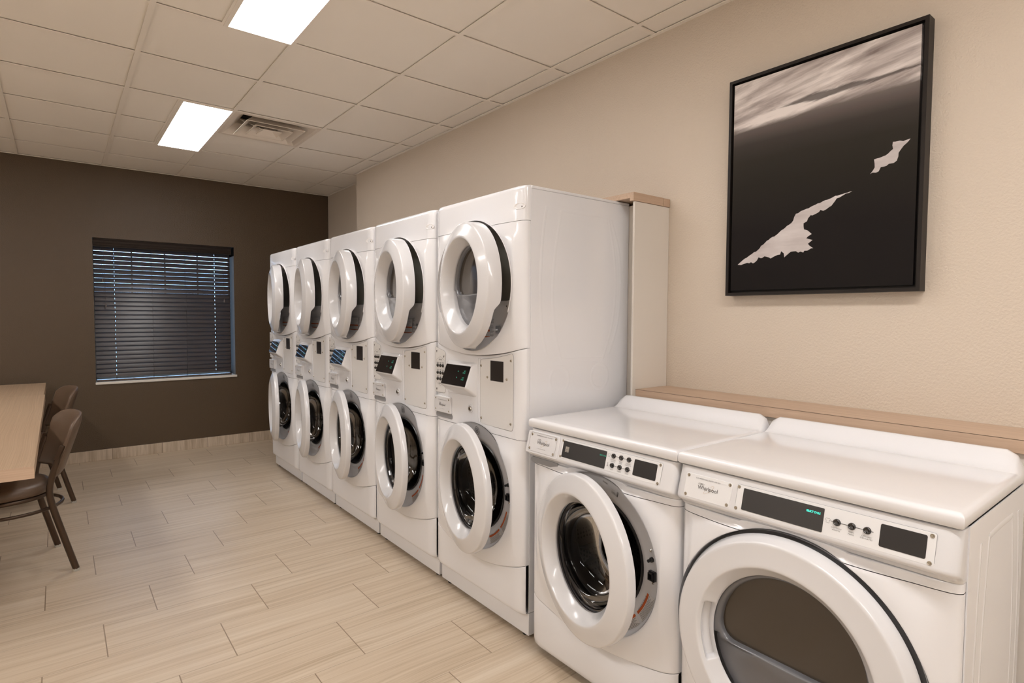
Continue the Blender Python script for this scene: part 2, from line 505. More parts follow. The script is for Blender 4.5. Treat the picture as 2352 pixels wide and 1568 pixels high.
def make_washer_door(root, hinge, hx, R, ang):
    bm = bm_new(); door_ring(bm, R, R*.765, R*.64, .018, .037, -.012, hx=hx, fl=.002)
    d = done('washer_door', bm, M_PLAS, root, origin=hinge, rotz=-ang, ang=50)
    M = F((hx, 0, 0), (1, 0, 0), (0, 0, 1)); rg = R*.64
    bm = bm_new()
    lathe(bm, M, [(rg, -.020)]+[((rg-.007)*math.cos(PI/2*i/18)**.6 if i < 18 else 0, -.028-.105*math.sin(PI/2*i/18)) for i in range(19)], 96)
    g = done('door_glass', bm, M_BOWL, d, origin=(0, 0, 0), scale=False, ang=60); g.data.transform(Matrix.Scale(K, 4)); g.location = (0, 0, 0)
    bm = bm_new()
    lathe(bm, M, [(rg+.004, -.018), (rg-.006, -.019), (rg-.008, -.026), (rg+.004, -.026)], 64, close=True)
    q = done('glass_seal', bm, M_BLACK, d, origin=(0, 0, 0), scale=False); q.data.transform(Matrix.Scale(K, 4)); q.location = (0, 0, 0)
    return d

def d_shape(cx, cz, r, zcut, n=40, rc=.04):
    """circle with a flat bottom and rounded lower corners"""
    s0 = math.asin((zcut-cz)/r); pts = []
    a0 = s0+rc/r*1.1; a1 = PI-s0-rc/r*1.1
    for i in range(n+1):
        a = a0+(a1-a0)*i/n; pts.append((cx+r*math.cos(a), cz+r*math.sin(a)))
    xr = r*math.cos(s0)
    def bez(p0, p1, p2):
        return [((1-t)**2*p0[0]+2*t*(1-t)*p1[0]+t*t*p2[0], (1-t)**2*p0[1]+2*t*(1-t)*p1[1]+t*t*p2[1]) for t in [i/6 for i in range(1, 6)]]
    L0, L1 = pts[-1], (cx-xr+rc, zcut); R0, R1 = (cx+xr-rc, zcut), pts[0]
    pts += bez(L0, (cx-xr, zcut), L1)+[L1, R0]+bez(R0, (cx+xr, zcut), R1)
    return pts

def make_dryer_door(root, hinge, hx, R, ang, glass_r=None, tf=.018, tin=.036, tb=-.042, notch=True, fl=.005, rin=None, zrail=-.035, finger=False, lowmat=None):
    rg = glass_r or R*.65; rin = rin or R*.765
    bm = bm_new(); door_ring(bm, R, rin, rg, tf, tin, tb, notch, hx, fl, finger)
    d = done('dryer_door', bm, M_PLAS, root, origin=hinge, rotz=-ang, ang=50)
    def sub(name, bm, mat, bevel=0, **kw):
        o = done(name, bm, mat, d, origin=(0, 0, 0), scale=False, bevel=bevel, **kw); o.data.transform(Matrix.Scale(K, 4)); o.location = (0, 0, 0); return o
    M = F((hx, 0, 0), (1, 0, 0), (0, 0, 1))
    # grey inner liner with the D window sunk in it
    yl = tb*.45
    D = d_shape(.004, .004, rg-.013, zrail, 44, .045)
    bm = bm_new()
    outer = circ(0, 0, rg+.002, 96)
    A = sorted(set([round(math.atan2(p[1]+.0001-.02, p[0]) % (2*PI), 4) for p in D]+[round(2*PI*i/96, 4) for i in range(96)]))
    cc = (0, .02); cols = []
    for a in A:
        ri = ray_poly(cc, a, D); ro = ray_poly(cc, a, outer)
        p = lambda r, t: bm.verts.new(M @ Vector((cc[0]+r*math.cos(a), cc[1]+r*math.sin(a), t)))
        dz = math.sin(a)
        lowr = yl-.004
        cols.append([p(ri-.001, yl-.024), p(ri, yl-.010), p(ri+.004, yl-.004), p(ri+.009, yl-.002), p(min(ri+(.022 if dz > -.2 else .040), ro-.002), yl-.004 if dz > -.2 else yl-.014), p(ro, yl-.004 if dz > -.2 else yl-.016)])
    for i in range(len(cols)):
        a, b = cols[i], cols[(i+1) % len(cols)]
        for k in range(5): bm.faces.new((a[k], a[k+1], b[k+1], b[k]))
    sub('window_liner', bm, M_GREYM, ang=60)
    bm = bm_new(); prism(bm, M, D, yl-.026, yl-.020); sub('door_window', bm, M_SMOKE)
    return d

def washer_recess(root, c, R, fade=(.76, .845, .92)):
    """funnel, gasket, drum and latch of a front loader"""
    M = F((c[0], 0, c[1]), (1, 0, 0), (0, 0, 1))
    bm = bm_new()
    lathe(bm, M, [(R+.001, .018), (R-.002, .008), (R-.007, -.001), (R-.014, -.006), (R-.060, -.012), (R-.078, -.016), (R-.082, -.020)], 128, rmod=lambda k, ph, r, h: (r, h-(.0165 if k == 0 else .009 if k == 1 else .002 if k == 2 else 0)*fade[2]*S3(c[1]+r*math.sin(ph), fade[0], fade[1])))
    f = done('door_recess', bm, M_PLAS, root, ang=60)
    bm = bm_new()
    g = R-.080
    lathe(bm, M, [(g+.001, -.020), (g-.003, -.013), (g-.009, -.014), (g-.013, -.024), (g-.010, -.034), (g-.015, -.036), (g-.020, -.05), (g-.016, -.09)], 80)
    done('gasket', bm, M_RUB, root, ang=60)
    bm = bm_new()
    lathe(bm, M, [(g-.02, -.088), (g+.02, -.10), (g+.035, -.12), (g+.035, -.40), (.14, -.405), (.12, -.385), (.03, -.38), (0, -.365)], 72)
    for k in range(3):
        a = PI/2+2*PI*k/3
        T = M @ Matrix.Rotation(a, 4, 'Z') @ Matrix.Translation((g+.0, 0, 0))
        prism(bm, T @ Matrix.Rotation(0, 4, 'X'), [(-.03, -.012), (.03, -.03), (.03, .03), (-.03, .012)], -.37, -.13)
    done('drum', bm, M_DRUM, root, ang=40)
    # latch, pin, screws on the right of the funnel
    def on(r, deg, h): return M @ Matrix.Rotation(math.radians(deg), 4, 'Z') @ Matrix.Translation((r, 0, h)) @ Matrix.Rotation(math.radians(-6), 4, 'Y')
    bm = bm_new()
    T = on(R-.034, 0, -.010)
    prism(bm, T, rrect(-.014, -.016, .014, .016, .003), -.002, .010)
    prism(bm, T, [(-.010, -.012), (-.007, -.012), (-.007, .012), (-.010, .012)], .010, .018)
    prism(bm, T, [(.007, -.012), (.010, -.012), (.010, .012), (.007, .012)], .010, .018)
    prism(bm, T, [(-.010, .009), (.010, .009), (.010, .012), (-.010, .012)], .010, .018)
    prism(bm, T, [(-.010, -.012), (.010, -.012), (.010, -.009), (-.010, -.009)], .010, .018)
    done('door_latch', bm, M_RUB, f)
    bm = bm_new(); T = on(R-.034, 12, -.010)
    lathe(bm, T, [(0, .022), (.005, .021), (.0055, .010), (.008, .008), (.009, -.002)], 14)
    done('door_switch', bm, M_RUB, f)
    for dg in (18.5, -5.5):
        bm = bm_new(); lathe(bm, on(R-.032, dg, -.010), [(0, .006), (.003, .006), (.005, .003), (.005, -.002)], 10)
        done('screw', bm, M_CHROME, f)
    # warning stickers on the funnel
    for (a0, a1, cut) in ((-39, -16, 'ADVERTENCIA'), (-64, -41.5, 'AVERTISSEMENT')):
        bm = bm_new(); bo = bm_new(); bt = bm_new()
        def hh(r):  # funnel height at radius r
            x = R-r
            tab = [(.002, .008), (.007, -.001), (.014, -.006), (.060, -.012), (.078, -.016)]
            for (xa, ha), (xb, hb) in zip(tab, tab[1:]):
                if x <= xb: return ha+(hb-ha)*(x-xa)/(xb-xa)
            return -.016
        def band(b_, ra, rb, d0, d1, up):
            n = 14; rows = []
            for i in range(n+1):
                a = math.radians(d0+(d1-d0)*i/n)
                rows.append([b_.verts.new(M @ Vector((r*math.cos(a), r*math.sin(a), hh(r)+up))) for r in (ra, (ra+rb)/2, rb)])
            for i in range(n):
                for k in (0, 1): b_.faces.new((rows[i][k], rows[i][k+1], rows[i+1][k+1], rows[i+1][k]))
        band(bm, R-.048, R-.014, a0, a1, .0012)
        band(bo, R-.048, R-.0395, a0+.4, a1-.4, .0018)
        for j in range(6):
            ra = R-.0365+j*.0036
            band(bt, ra, ra+.0011, a0+1.2, a1-1.2-(j*3 % 5)*.8, .0018)
        band(bt, R-.0148, R-.0142, a0, a1, .0018)
        L = done('warning_label', bm, M_LABEL, f, ang=80)
        done('orange_band', bo, M_ORANGE, f, ang=80)
        # heading, letter by letter along the arc
        n = len(cut); r = R-.0465
        for i, ch in enumerate(cut):
            a = math.radians(a0+3+(a1-a0-6)*(i+.5)/n)
            T = M @ Matrix.Rotation(a-PI/2, 4, 'Z')
            # glyph upright = pointing to the centre
            T2 = M @ Matrix.Translation((r*math.cos(a), r*math.sin(a), hh(r)+.0022)) @ Matrix.Rotation(a+PI/2, 4, 'Z')
            text(bt, T2, ch, 0, 0, .0072, 'CENTER', 0)
        done('label_print', bt, M_TEXT, f, ang=80, recalc=False)
    return f

def paper_lines(bm, M, x0, x1, y0, y1, n, w=.0014, ragged=.25, z=.0008):
    for i in range(n):
        y = y1-(y1-y0)*(i+.5)/n
        strip(bm, M, x0, y, x1-(x1-x0)*ragged*random.random(), y, w, z)

def logo(parent, M, x, y, w, sub=None, sub_y=0, big=1.0, pull=False):
    """wordmark with its two thin ellipses, plus the line above it"""
    bm = bm_new()
    vs, _ = text_polys('Whirlpool', 1, 'LEFT', 0.)
    wid = max(v[0] for v in vs); s = w/wid/.92
    text(bm, M, 'Whirlpool', x, y, s, 'LEFT', .0008, .0, .92)
    done('wordmark', bm, M_TEXT, parent, recalc=False)
    bm = bm_new()
    el = [(x+w*.155+w*.15*math.cos(a), y+s*.93+w*.033*math.sin(a)) for a in [2*PI*i/24 for i in range(24)]]
    outline(bm, M, el, w*.012)
    el = [(x+w*.17+w*.06*math.cos(a), y+s*.93+w*.020*math.sin(a)) for a in [2*PI*i/16 for i in range(16)]]
    outline(bm, M, el, w*.012)
    done('emblem_rings', bm, M_TEXTG, parent, recalc=False)
    bm = bm_new(); pts = []
    for i in range(30):
        a = 2*PI*i/30; ex, ey = w*.30*math.cos(a), w*.075*math.sin(a)
        r = math.radians(42); pts.append((x+w*.56+ex*math.cos(r)-ey*math.sin(r), y+s*.22+ex*math.sin(r)+ey*math.cos(r)))
    for i in range(30):
        if i in (5, 6, 7, 8): continue
        strip(bm, M, *pts[i], *pts[(i+1) % 30], w*.010, .0006)
    done('swoosh', bm, M_GOLD, parent, recalc=False)
    if sub:
        bm = bm_new(); h = s*.33*big
        text(bm, M, sub[0], x-w*.16, y+sub_y, h, 'LEFT', .0008, 0, 1.25)
        vs, _ = text_polys(sub[0], 1, 'LEFT', 0); x2 = x-w*.16+max(v[0] for v in vs)*h*1.25+h*.5
        done('print_line', bm, M_TEXT, parent, recalc=False)
        bm = bm_new(); text(bm, M, sub[1], x2, y+sub_y, h, 'LEFT', .0008, 0, 1.25)
        if pull: text(bm, M, 'v   PULL FOR DISPENSER   v', x+w*.45, y-s*1.05, h*.72, 'CENTER', .0008, 0, 1.2)
        done('print_line', bm, M_TEXTG, parent, recalc=False)

def seamz(a, lo, hi, w=.35):
    q = (a-.355)/w; return lo+(hi-lo)*q*q

def make_tower(label, loc, group):
    root = thing('stacked_washer_dryer', label, 'washer dryer', loc, -PI/2, group)
    cz, R1 = (.355, 1.495), .289      # dryer port
    wz, R2 = (.355, .592), .283       # washer port
    ztop = 1.893
    # ---- cabinet: sides, back, no front
    bm = bm_new()
    for a0, a1 in ((.002, .005), (WD-.003, WD)):
        box(bm, a0, a1, .036, .638, .12, ztop-.014)
    box(bm, .004, WD-.002, .634, .638, .12, ztop-.014)
    box(bm, .006, WD-.004, .05, .61, .86, .868)
    side_ribs(bm, WD, [[(.121, 1.818), (.100, 1.70), (.088, 1.50), (.096, 1.32), (.123, 1.20)],
                       [(.204, 1.81), (.172, 1.65), (.156, 1.463), (.170, 1.30), (.207, 1.174)],
                       [(.204, 1.81), (.35, 1.812), (.494, 1.815)], [(.207, 1.174), (.33, 1.172), (.468, 1.168)],
                       [(.494, 1.815), (.535, 1.66), (.550, 1.507), (.53, 1.33), (.468, 1.168)],
                       [(.515, 1.80), (.57, 1.66), (.585, 1.50), (.565, 1.33), (.510, 1.19)],
                       ringpts(.20, 1.09, .055), ringpts(.45, 1.09, .055)])
    side_ribs(bm, WD, [[(.036, .885), (.632, .885)]], .004, .0014)
    done('cabinet', bm, M_ENAM, root, ang=40)
    bm = bm_new()
    pts = [(.003, .005), (.006, -.004+.006), (.05, -.0), (.655, -.0), (.69, .010), (WD, .034), (WD+.001, .624), (.002, .624), (.002, .03)]
    prism(bm, Matrix.Identity(4), [(.004, .0375), (.03, .030), (WD-.03, .030), (WD+.001, .0375), (WD+.001, .640), (.002, .640)], ztop-.013, ztop-.0006)
    done('top_panel', bm, M_ENAM, root, bevel=.003, seg=3)
    # ---- dryer front: one moulding split at the seam
    def cd(a, z):
        c = edge_round(a)+bulge(a, z, cz, .292, .43, .018)*(1-.8*S3(z, 1.69, 1.80))
        if z > ztop-.022: c += .012*(1-math.sqrt(max(0, 1-((z-(ztop-.022))/.022)**2)))
        # finger dimple at the top right corner
        return c
    bot = [(.0035+(WD-.0070)*i/24, 0) for i in range(25)]
    bot = [(a, seamz(a, 1.186, 1.232)+.0009) for a, _ in bot]
    poly = bot+[(WD-.0035, ztop), (.0035, ztop)]
    for nm, z0, keep_hi in (('dryer_panel', 1.7492, False), ('upper_trim', 1.7509, True)):
        bm = bm_new(); plate_hole(bm, poly, cz, R1, cd, 34, 200)
        bmesh.ops.bisect_plane(bm, geom=bm.verts[:]+bm.edges[:]+bm.faces[:], plane_co=(0, 0, z0), plane_no=(0, 0, 1), clear_inner=keep_hi, clear_outer=not keep_hi)
        done(nm, bm, M_ENAM, root, ang=38)
    bm = bm_new(); Tn = F((.668, .0035, 1.808), (1, .22, 0), (0, 0, 1))
    rings = []
    for r, h in ((1.0, -.001), (1.0, .0012), (.93, .0016), (.86, .0008), (.6, -.0002), (.3, -.0006)):
        rings.append([bm.verts.new(Tn @ Vector((.031*r*math.cos(a), .015*r*math.sin(a)*(1 if math.sin(a) > 0 else .75)-.004*(1-r), h))) for a in [2*PI*i/28 for i in range(28)]])
    for A_, B_ in zip(rings, rings[1:]):
        for i in range(28): bm.faces.new((A_[i], A_[(i+1) % 28], B_[(i+1) % 28], B_[i]))
    bm.faces.new(rings[-1]); done('finger_notch', bm, M_SHROUD, root, ang=60)
    screw('screw', Tn, .012, -.002, root, .0035, .002, M_TEXTG)
    # ---- dryer port: pale shroud with D-shaped mouth and dark cavity
    bm = bm_new(); M = ff(.0)
    Dm = d_shape(cz[0], cz[1], .272, 1.428, 50, .085)
    outer = circ(cz[0], cz[1], R1+.001, 120)
    A = sorted(set([round(math.atan2(p[1]-1.52, p[0]-cz[0]) % (2*PI), 4) for p in Dm]+[round(2*PI*i/100, 4) for i in range(100)]))
    cols = []; cc = (cz[0], 1.52)
    for a in A:
        ri = ray_poly(cc, a, Dm); ro = max(ri+.003, ray_poly(cc, a, outer))
        def p(r, t):
            xx, zz = cc[0]+r*math.cos(a), cc[1]+r*math.sin(a)
            if 1.30 < zz < 1.385: t -= .010*S3(1.385-zz, 0, .02)
            elif zz <= 1.30: t -= .010*(1-S3(1.30-zz, 0, .06))
            return bm.verts.new((xx, -t, zz))
        n = 10; col = [p(ri, -.075), p(ri, -.040), p(ri+.002, -.034)]
        for k in range(1, n): col.append(p(ri+.002+(ro-ri-.002)*k/n, -.032+.012*S3(k/n, .6, 1)))
        col += [p(ro, -.016), p(ro, .022)]
        cols.append(col)
    for i in range(len(cols)):
        a, b = cols[i], cols[(i+1) % len(cols)]
        for k in range(len(a)-1): bm.faces.new((a[k], a[k+1], b[k+1], b[k]))
    sh = done('dryer_recess', bm, M_SHROUD, root, ang=50)
    bm = bm_new()
    prism(bm, ff(0), Dm, -.075, -.06); 
    fs = [f for f in bm.faces if f.calc_center_median().y < 0]
    pass
    done('dryer_drum', bm, M_CAV, root, ang=50)
    screw('screw', ff(.034), .548, 1.404, sh, .006, .003, M_CHROME)
    bm = bm_new(); prism(bm, ff(.034), rrect(.470, 1.286, .500, 1.318, .003), 0, .003)
    done('catch_plate', bm, M_GREYL, sh)
    bm = bm_new(); prism(bm, ff(.031), rrect(.462, 1.298, .486, 1.305, .003), 0, .010)
    done('door_catch', bm, M_PLAS, sh)
    bm = bm_new(); Ml = ff(.0335)
    prism(bm, Ml, [(.27, 1.222), (.400, 1.222), (.426, 1.238), (.426, 1.345), (.27, 1.345)], 0, .0006)
    done('warning_label', bm, M_LABEL, sh)
    bm = bm_new()
    for z in (1.292, 1.262): prism(bm, Ml, [(.272, z), (.424, z), (.424, z+.009), (.272, z+.009)], .0004, .0010)
    done('orange_band', bm, M_ORANGE, sh)
    bm = bm_new()
    outline(bm, Ml, [(.27, 1.222), (.400, 1.222), (.426, 1.238), (.426, 1.345), (.27, 1.345)], .0008, .0012)
    text(bm, Ml, 'WARNING', .345, 1.2935, .008, 'LEFT', .0014, .01); text(bm, Ml, 'WARNING', .345, 1.2635, .008, 'LEFT', .0014, .01)
    paper_lines(bm, Ml, .28, .422, 1.225, 1.260, 6); paper_lines(bm, Ml, .28, .422, 1.273, 1.290, 3); paper_lines(bm, Ml, .28, .422, 1.303, 1.340, 6)
    paper_lines(bm, Ml, .43, .458, 1.330, 1.350, 5); paper_lines(bm, Ml, .43, .456, 1.286, 1.320, 8); paper_lines(bm, Ml, .43, .456, 1.262, 1.280, 4)
    done('label_print', bm, M_TEXTG, sh, recalc=False)
    # ---- control panel between the two ports
    def cm(a, z):
        c = edge_round(a)+bulge(a, z, wz, .287, .43, .018)*.08*(1-S3(z, .86, .93))
        return c+.004*S3(z, 1.10, 1.2)*(1-abs(a-.355)/.36)
    top = [(WD-.0035-(WD-.007)*i/24, seamz(WD-.0035-(WD-.007)*i/24, 1.186, 1.232)-.0009) for i in range(25)]
    poly = [(.0035, .30), (WD-.0035, .30)]+top
    bm = bm_new(); plate_hole(bm, poly, wz, R2, cm, 44, 220)
    bmesh.ops.bisect_plane(bm, geom=bm.verts[:]+bm.edges[:]+bm.faces[:], plane_co=(0, 0, .8490), plane_no=(0, 0, 1), clear_inner=True)
    cp = done('control_panel', bm, M_ENAM, root, ang=38)
    bm = bm_new()
    klo, khi = .262, .325
    low = [(.0035+(WD-.007)*i/24, seamz(.0035+(WD-.007)*i/24, klo, khi)+.0009) for i in range(25)]
    def cw(a, z): return edge_round(a)+bulge(a, z, wz, .287, .43, .018)*(1-.92*S3(z, .76, .845))
    plate_hole(bm, low+[(WD-.0035, 1.0), (.0035, 1.0)], wz, R2, cw, 36, 200)
    bmesh.ops.bisect_plane(bm, geom=bm.verts[:]+bm.edges[:]+bm.faces[:], plane_co=(0, 0, .8474), plane_no=(0, 0, 1), clear_outer=True)
    done('washer_panel', bm, M_ENAM, root, ang=38)
    # kick panel
    bm = bm_new()
    xs = [.0035, .006, .01, .016, .024, .034, .045, .056]+[.08+.55*i/20 for i in range(21)]+[.647, .658, .669, .679, .687, .693, .697, WD-.0035]
    xs = sorted(set(xs)); rows = []
    for q, dc in ((0, .016), (.0, .002), (.012, 0), (.3, 0), (.6, 0), (.9, 0), (.97, .001), (.992, .004), (1, .010), (1, .02)):
        rows.append([bm.verts.new((a, edge_round(a)+dc-.010*(1-S3(math.hypot(a-wz[0], (seamz(a, klo, khi)-.0009)*(1-q)+.117*q-wz[1]), .30, .40)), (seamz(a, klo, khi)-.0009)*(1-q)+.117*q)) for a in xs])
    for j in range(len(rows)-1):
        for i in range(len(xs)-1): bm.faces.new((rows[j][i], rows[j][i+1], rows[j+1][i+1], rows[j+1][i]))
    done('kick_panel', bm, M_ENAM, root, ang=38)
    bm = bm_new(); box(bm, .010, WD-.002, .036, .60, .020, .116)
    done('toe_panel', bm, M_ENAM, root, bevel=.003)
    for a, c in ((.05, .07), (.65, .07), (.05, .55), (.65, .55)):
        bm = bm_new(); lathe(bm, Matrix.Translation((a, c, 0)), [(0, -KZ/K), (.018, -KZ/K), (.018, -KZ/K+.012), (.007, -KZ/K+.014), (.007, .03), (0, .03)], 12)
        done('levelling_foot', bm, M_RUB, root)
    # ---- button plate
    bm = bm_new(); M = ff(0)
    def btop(a): return seamz(a, 1.186, 1.232)-.022
    bp_pts = rpoly([(.010, .983), (.106, .983), (.106, btop(.106)), (.058, btop(.058)), (.010, btop(.010))], .016)
    prism(bm, ff(.003), bp_pts, .0, .0045)
    bp = done('button_panel', bm, M_PLATE, cp.parent, bevel=.001)
    bm = bm_new(); outline(bm, ff(0), [(.058+(x-.058)*1.012, 1.09+(y-1.09)*1.006) for x, y in bp_pts], .0012, .0008); done('panel_seam', bm, M_TEXTG, bp, recalc=False)
    T = ff(-.0015)
    for i, z in enumerate((1.116, 1.080, 1.050)):
        for x in (.036, .060, .084):
            bm = bm_new(); lathe(bm, T @ Matrix.Translation((x, z, 0)), [(0, .006), (.005, .0055), (.0082, .003), (.009, 0)], 14)
            done('button', bm, M_BLACK, bp)
    bm = bm_new()
    outline(bm, T, [(.024, 1.145), (.060, 1.160), (.096, 1.145), (.096, 1.030), (.060, 1.016), (.024, 1.030)], .0006)
    text(bm, T, 'DRYER', .060, 1.142, .0095, 'CENTER', .0006, .01); text(bm, T, 'WASHER', .060, 1.024, .0085, 'CENTER', .0006, .01)
    for x in (.036, .060, .084):
        for z in (1.131, 1.095, 1.064):
            strip(bm, T, x-.008, z, x+.008, z, .0016); strip(bm, T, x-.007, z-.0035, x+.007, z-.0035, .0014)
    for x, z in ((.026, 1.185), (.093, 1.162), (.026, .998)):
        bm.faces.new([bm.verts.new(T @ Vector(p)) for p in ((x-.005, z+.004, .0008), (x, z-.008, .0008), (x+.006, z+.005, .0008))])
    done('button_print', bm, M_TEXT, bp, recalc=False)
    # ---- hooded display
    bm = bm_new()
    def ringv(x0, x1, pz, rr):   # rounded-rect ring in a tilted plane pz: (z0,c0)-(z1,c1)
        pts = rrect(0, 0, 1, 1, .08, 4); o = []
        for u, v_ in pts:
            z = pz[0][0]+(pz[1][0]-pz[0][0])*v_; c = pz[0][1]+(pz[1][1]-pz[0][1])*v_
            o.append(bm.verts.new((x0+(x1-x0)*u, c, z)))
        return o
    r0 = ringv(.120, .376, ((.988, .004), (1.150, .004)), 0)
    r1 = ringv(.127, .368, ((.995, -.003), (1.147, -.003)), 0)
    r2 = ringv(.137, .354, ((1.031, -.0465), (1.138, -.0105)), 0)
    r3 = ringv(.141, .350, ((1.036, -.0495), (1.135, -.0135)), 0)
    for A, B in ((r0, r1), (r1, r2), (r2, r3)):
        for i in range(len(A)): bm.faces.new((A[i], A[(i+1) % len(A)], B[(i+1) % len(B)], B[i]))
    bm.faces.new(r3)
    hd = done('display_hood', bm, M_PLAS, root, ang=45, bevel=.003)
    Td = F((0, -.0500, 1.0365), (1, 0, 0), (0, .036, .0985))
    bm = bm_new(); prism(bm, Td, rrect(.144, .004, .3465, .101, .004), -.001, .0022)
    done('display_screen', bm, M_BLACK, hd)
    for y, ch in ((.073, 1), (.041, -1)):
        bm = bm_new()
        bm.faces.new([bm.verts.new(Td @ Vector((.262+dx, y+dy*ch, .0028))) for dx, dy in ((-.004, -.003), (.004, -.003), (0, .003))])
        done('display_arrow', bm, M_GREEND, hd, recalc=False); bm = bm_new()
        text(bm, Td, 'NOT', .322, y, .0085, 'RIGHT', .0028, .02, .8); text(bm, Td, 'IN USE', .322, y-.0085, .0085, 'RIGHT', .0028, .02, .8)
        done('display_print', bm, M_GREEND, hd, recalc=False)
    # ---- service panel with card window
    bm = bm_new(); T = ff(0)
    pts = rpoly([(.400, .880), (.637, .880), (.637, 1.208), (.60, 1.198), (.52, 1.182), (.44, 1.172), (.400, 1.168)], .020)
    prism(bm, ff(.003), pts, 0, .0045)
    sp = done('service_panel', bm, M_PLATE, root, bevel=.001)
    bm = bm_new(); outline(bm, ff(0), [(.5185+(x-.5185)*1.008, 1.03+(y-1.03)*1.006) for x, y in pts], .0013, .0010); done('panel_seam', bm, M_TEXTG, sp, recalc=False)
    bm = bm_new(); tube(bm, catmull([(.389, .0008, 1.172), (.388, .0005, 1.05), (.388, .0005, .93), (.389, .0005, .90), (.395, .0012, .884)], 5), .0065, 8, flat=.45, up=(0, -1, 0)); done('moulded_ridge', bm, M_ENAM, sp, ang=80)
    T = ff(-.0015)
    bm = bm_new(); prism(bm, T, rrect(.478, 1.080, .571, 1.168, .002), -.0005, .0006)
    done('card_window', bm, M_MBLK, sp)
    bm = bm_new(); prism(bm, T, rrect(.476, 1.078, .573, 1.170, .002), -.0005, .0003); done('window_bezel', bm, M_PLAS, sp)
    for x, z in ((.408, 1.141), (.622, 1.175), (.456, 1.093), (.594, 1.094), (.410, .907), (.622, .909)):
        screw('screw', T, x, z, sp, .0055, .004)
    # ---- detergent drawer with pull slot, lock
    bm = bm_new(); prism(bm, ff(.004), rrect(.014, .887, .166, .968, .008), 0, .014)
    dr = done('detergent_drawer', bm, M_PLAS, root, bevel=.004, seg=3)
    T = ff(-.0105)
    bm = bm_new(); prism(bm, ff(.001), rrect(.022, .862, .172, .886, .010), 0, .0035)
    done('pull_slot', bm, M_GREYL, root)
    for x, z in ((.030, .955), (.150, .955), (.030, .902), (.150, .900)): screw('screw', T, x, z, dr, .0045, .002)
    logo(dr, T, .062, .921, .058, ('COMMERCIAL DUTY', 'WASHER'), .027, .95, True)
    bm = bm_new(); T = ff(.0)
    lathe(bm, T @ Matrix.Translation((.323, .936, 0)), [(.021, -.004), (.020, .003), (.014, .004), (.013, -.001)], 28)
    lk = done('lock_collar', bm, M_PLAS, root, ang=60)
    bm = bm_new(); lathe(bm, T @ Matrix.Translation((.323, .936, 0)), [(0, .003), (.0035, .003), (.004, .008), (.0085, .008), (.0105, .005), (.011, -.002)], 20)
    done('lock_cylinder', bm, M_CHROME, lk)
    # ---- washer port and round badge on its brow
    wr = washer_recess(root, wz, R2)
    bm = bm_new()
    Te = F((wz[0]+.01, .009, wz[1]+.248), (1, 0, 0), (0, -.13, .99))
    outline(bm, Te, circ(0, 0, .0185, 28), .0016, .002); 
    bm2_ = circ(0, 0, .0185, 28)
    for dx, dy, r in ((-.006, .005, .005), (.006, .006, .004), (0, -.003, .006), (-.007, -.008, .004), (.008, -.007, .005)):
        outline(bm, Te, circ(dx, dy, r, 10), .0018, .002)
    done('badge', bm, M_TEXT, wr, recalc=False)
    make_washer_door(root, (.05, -.0, .592), .32, .284, math.radians(11.8))
    make_dryer_door(root, (.05, -.0, 1.495), .32, .276, math.radians(10.7))
    return root

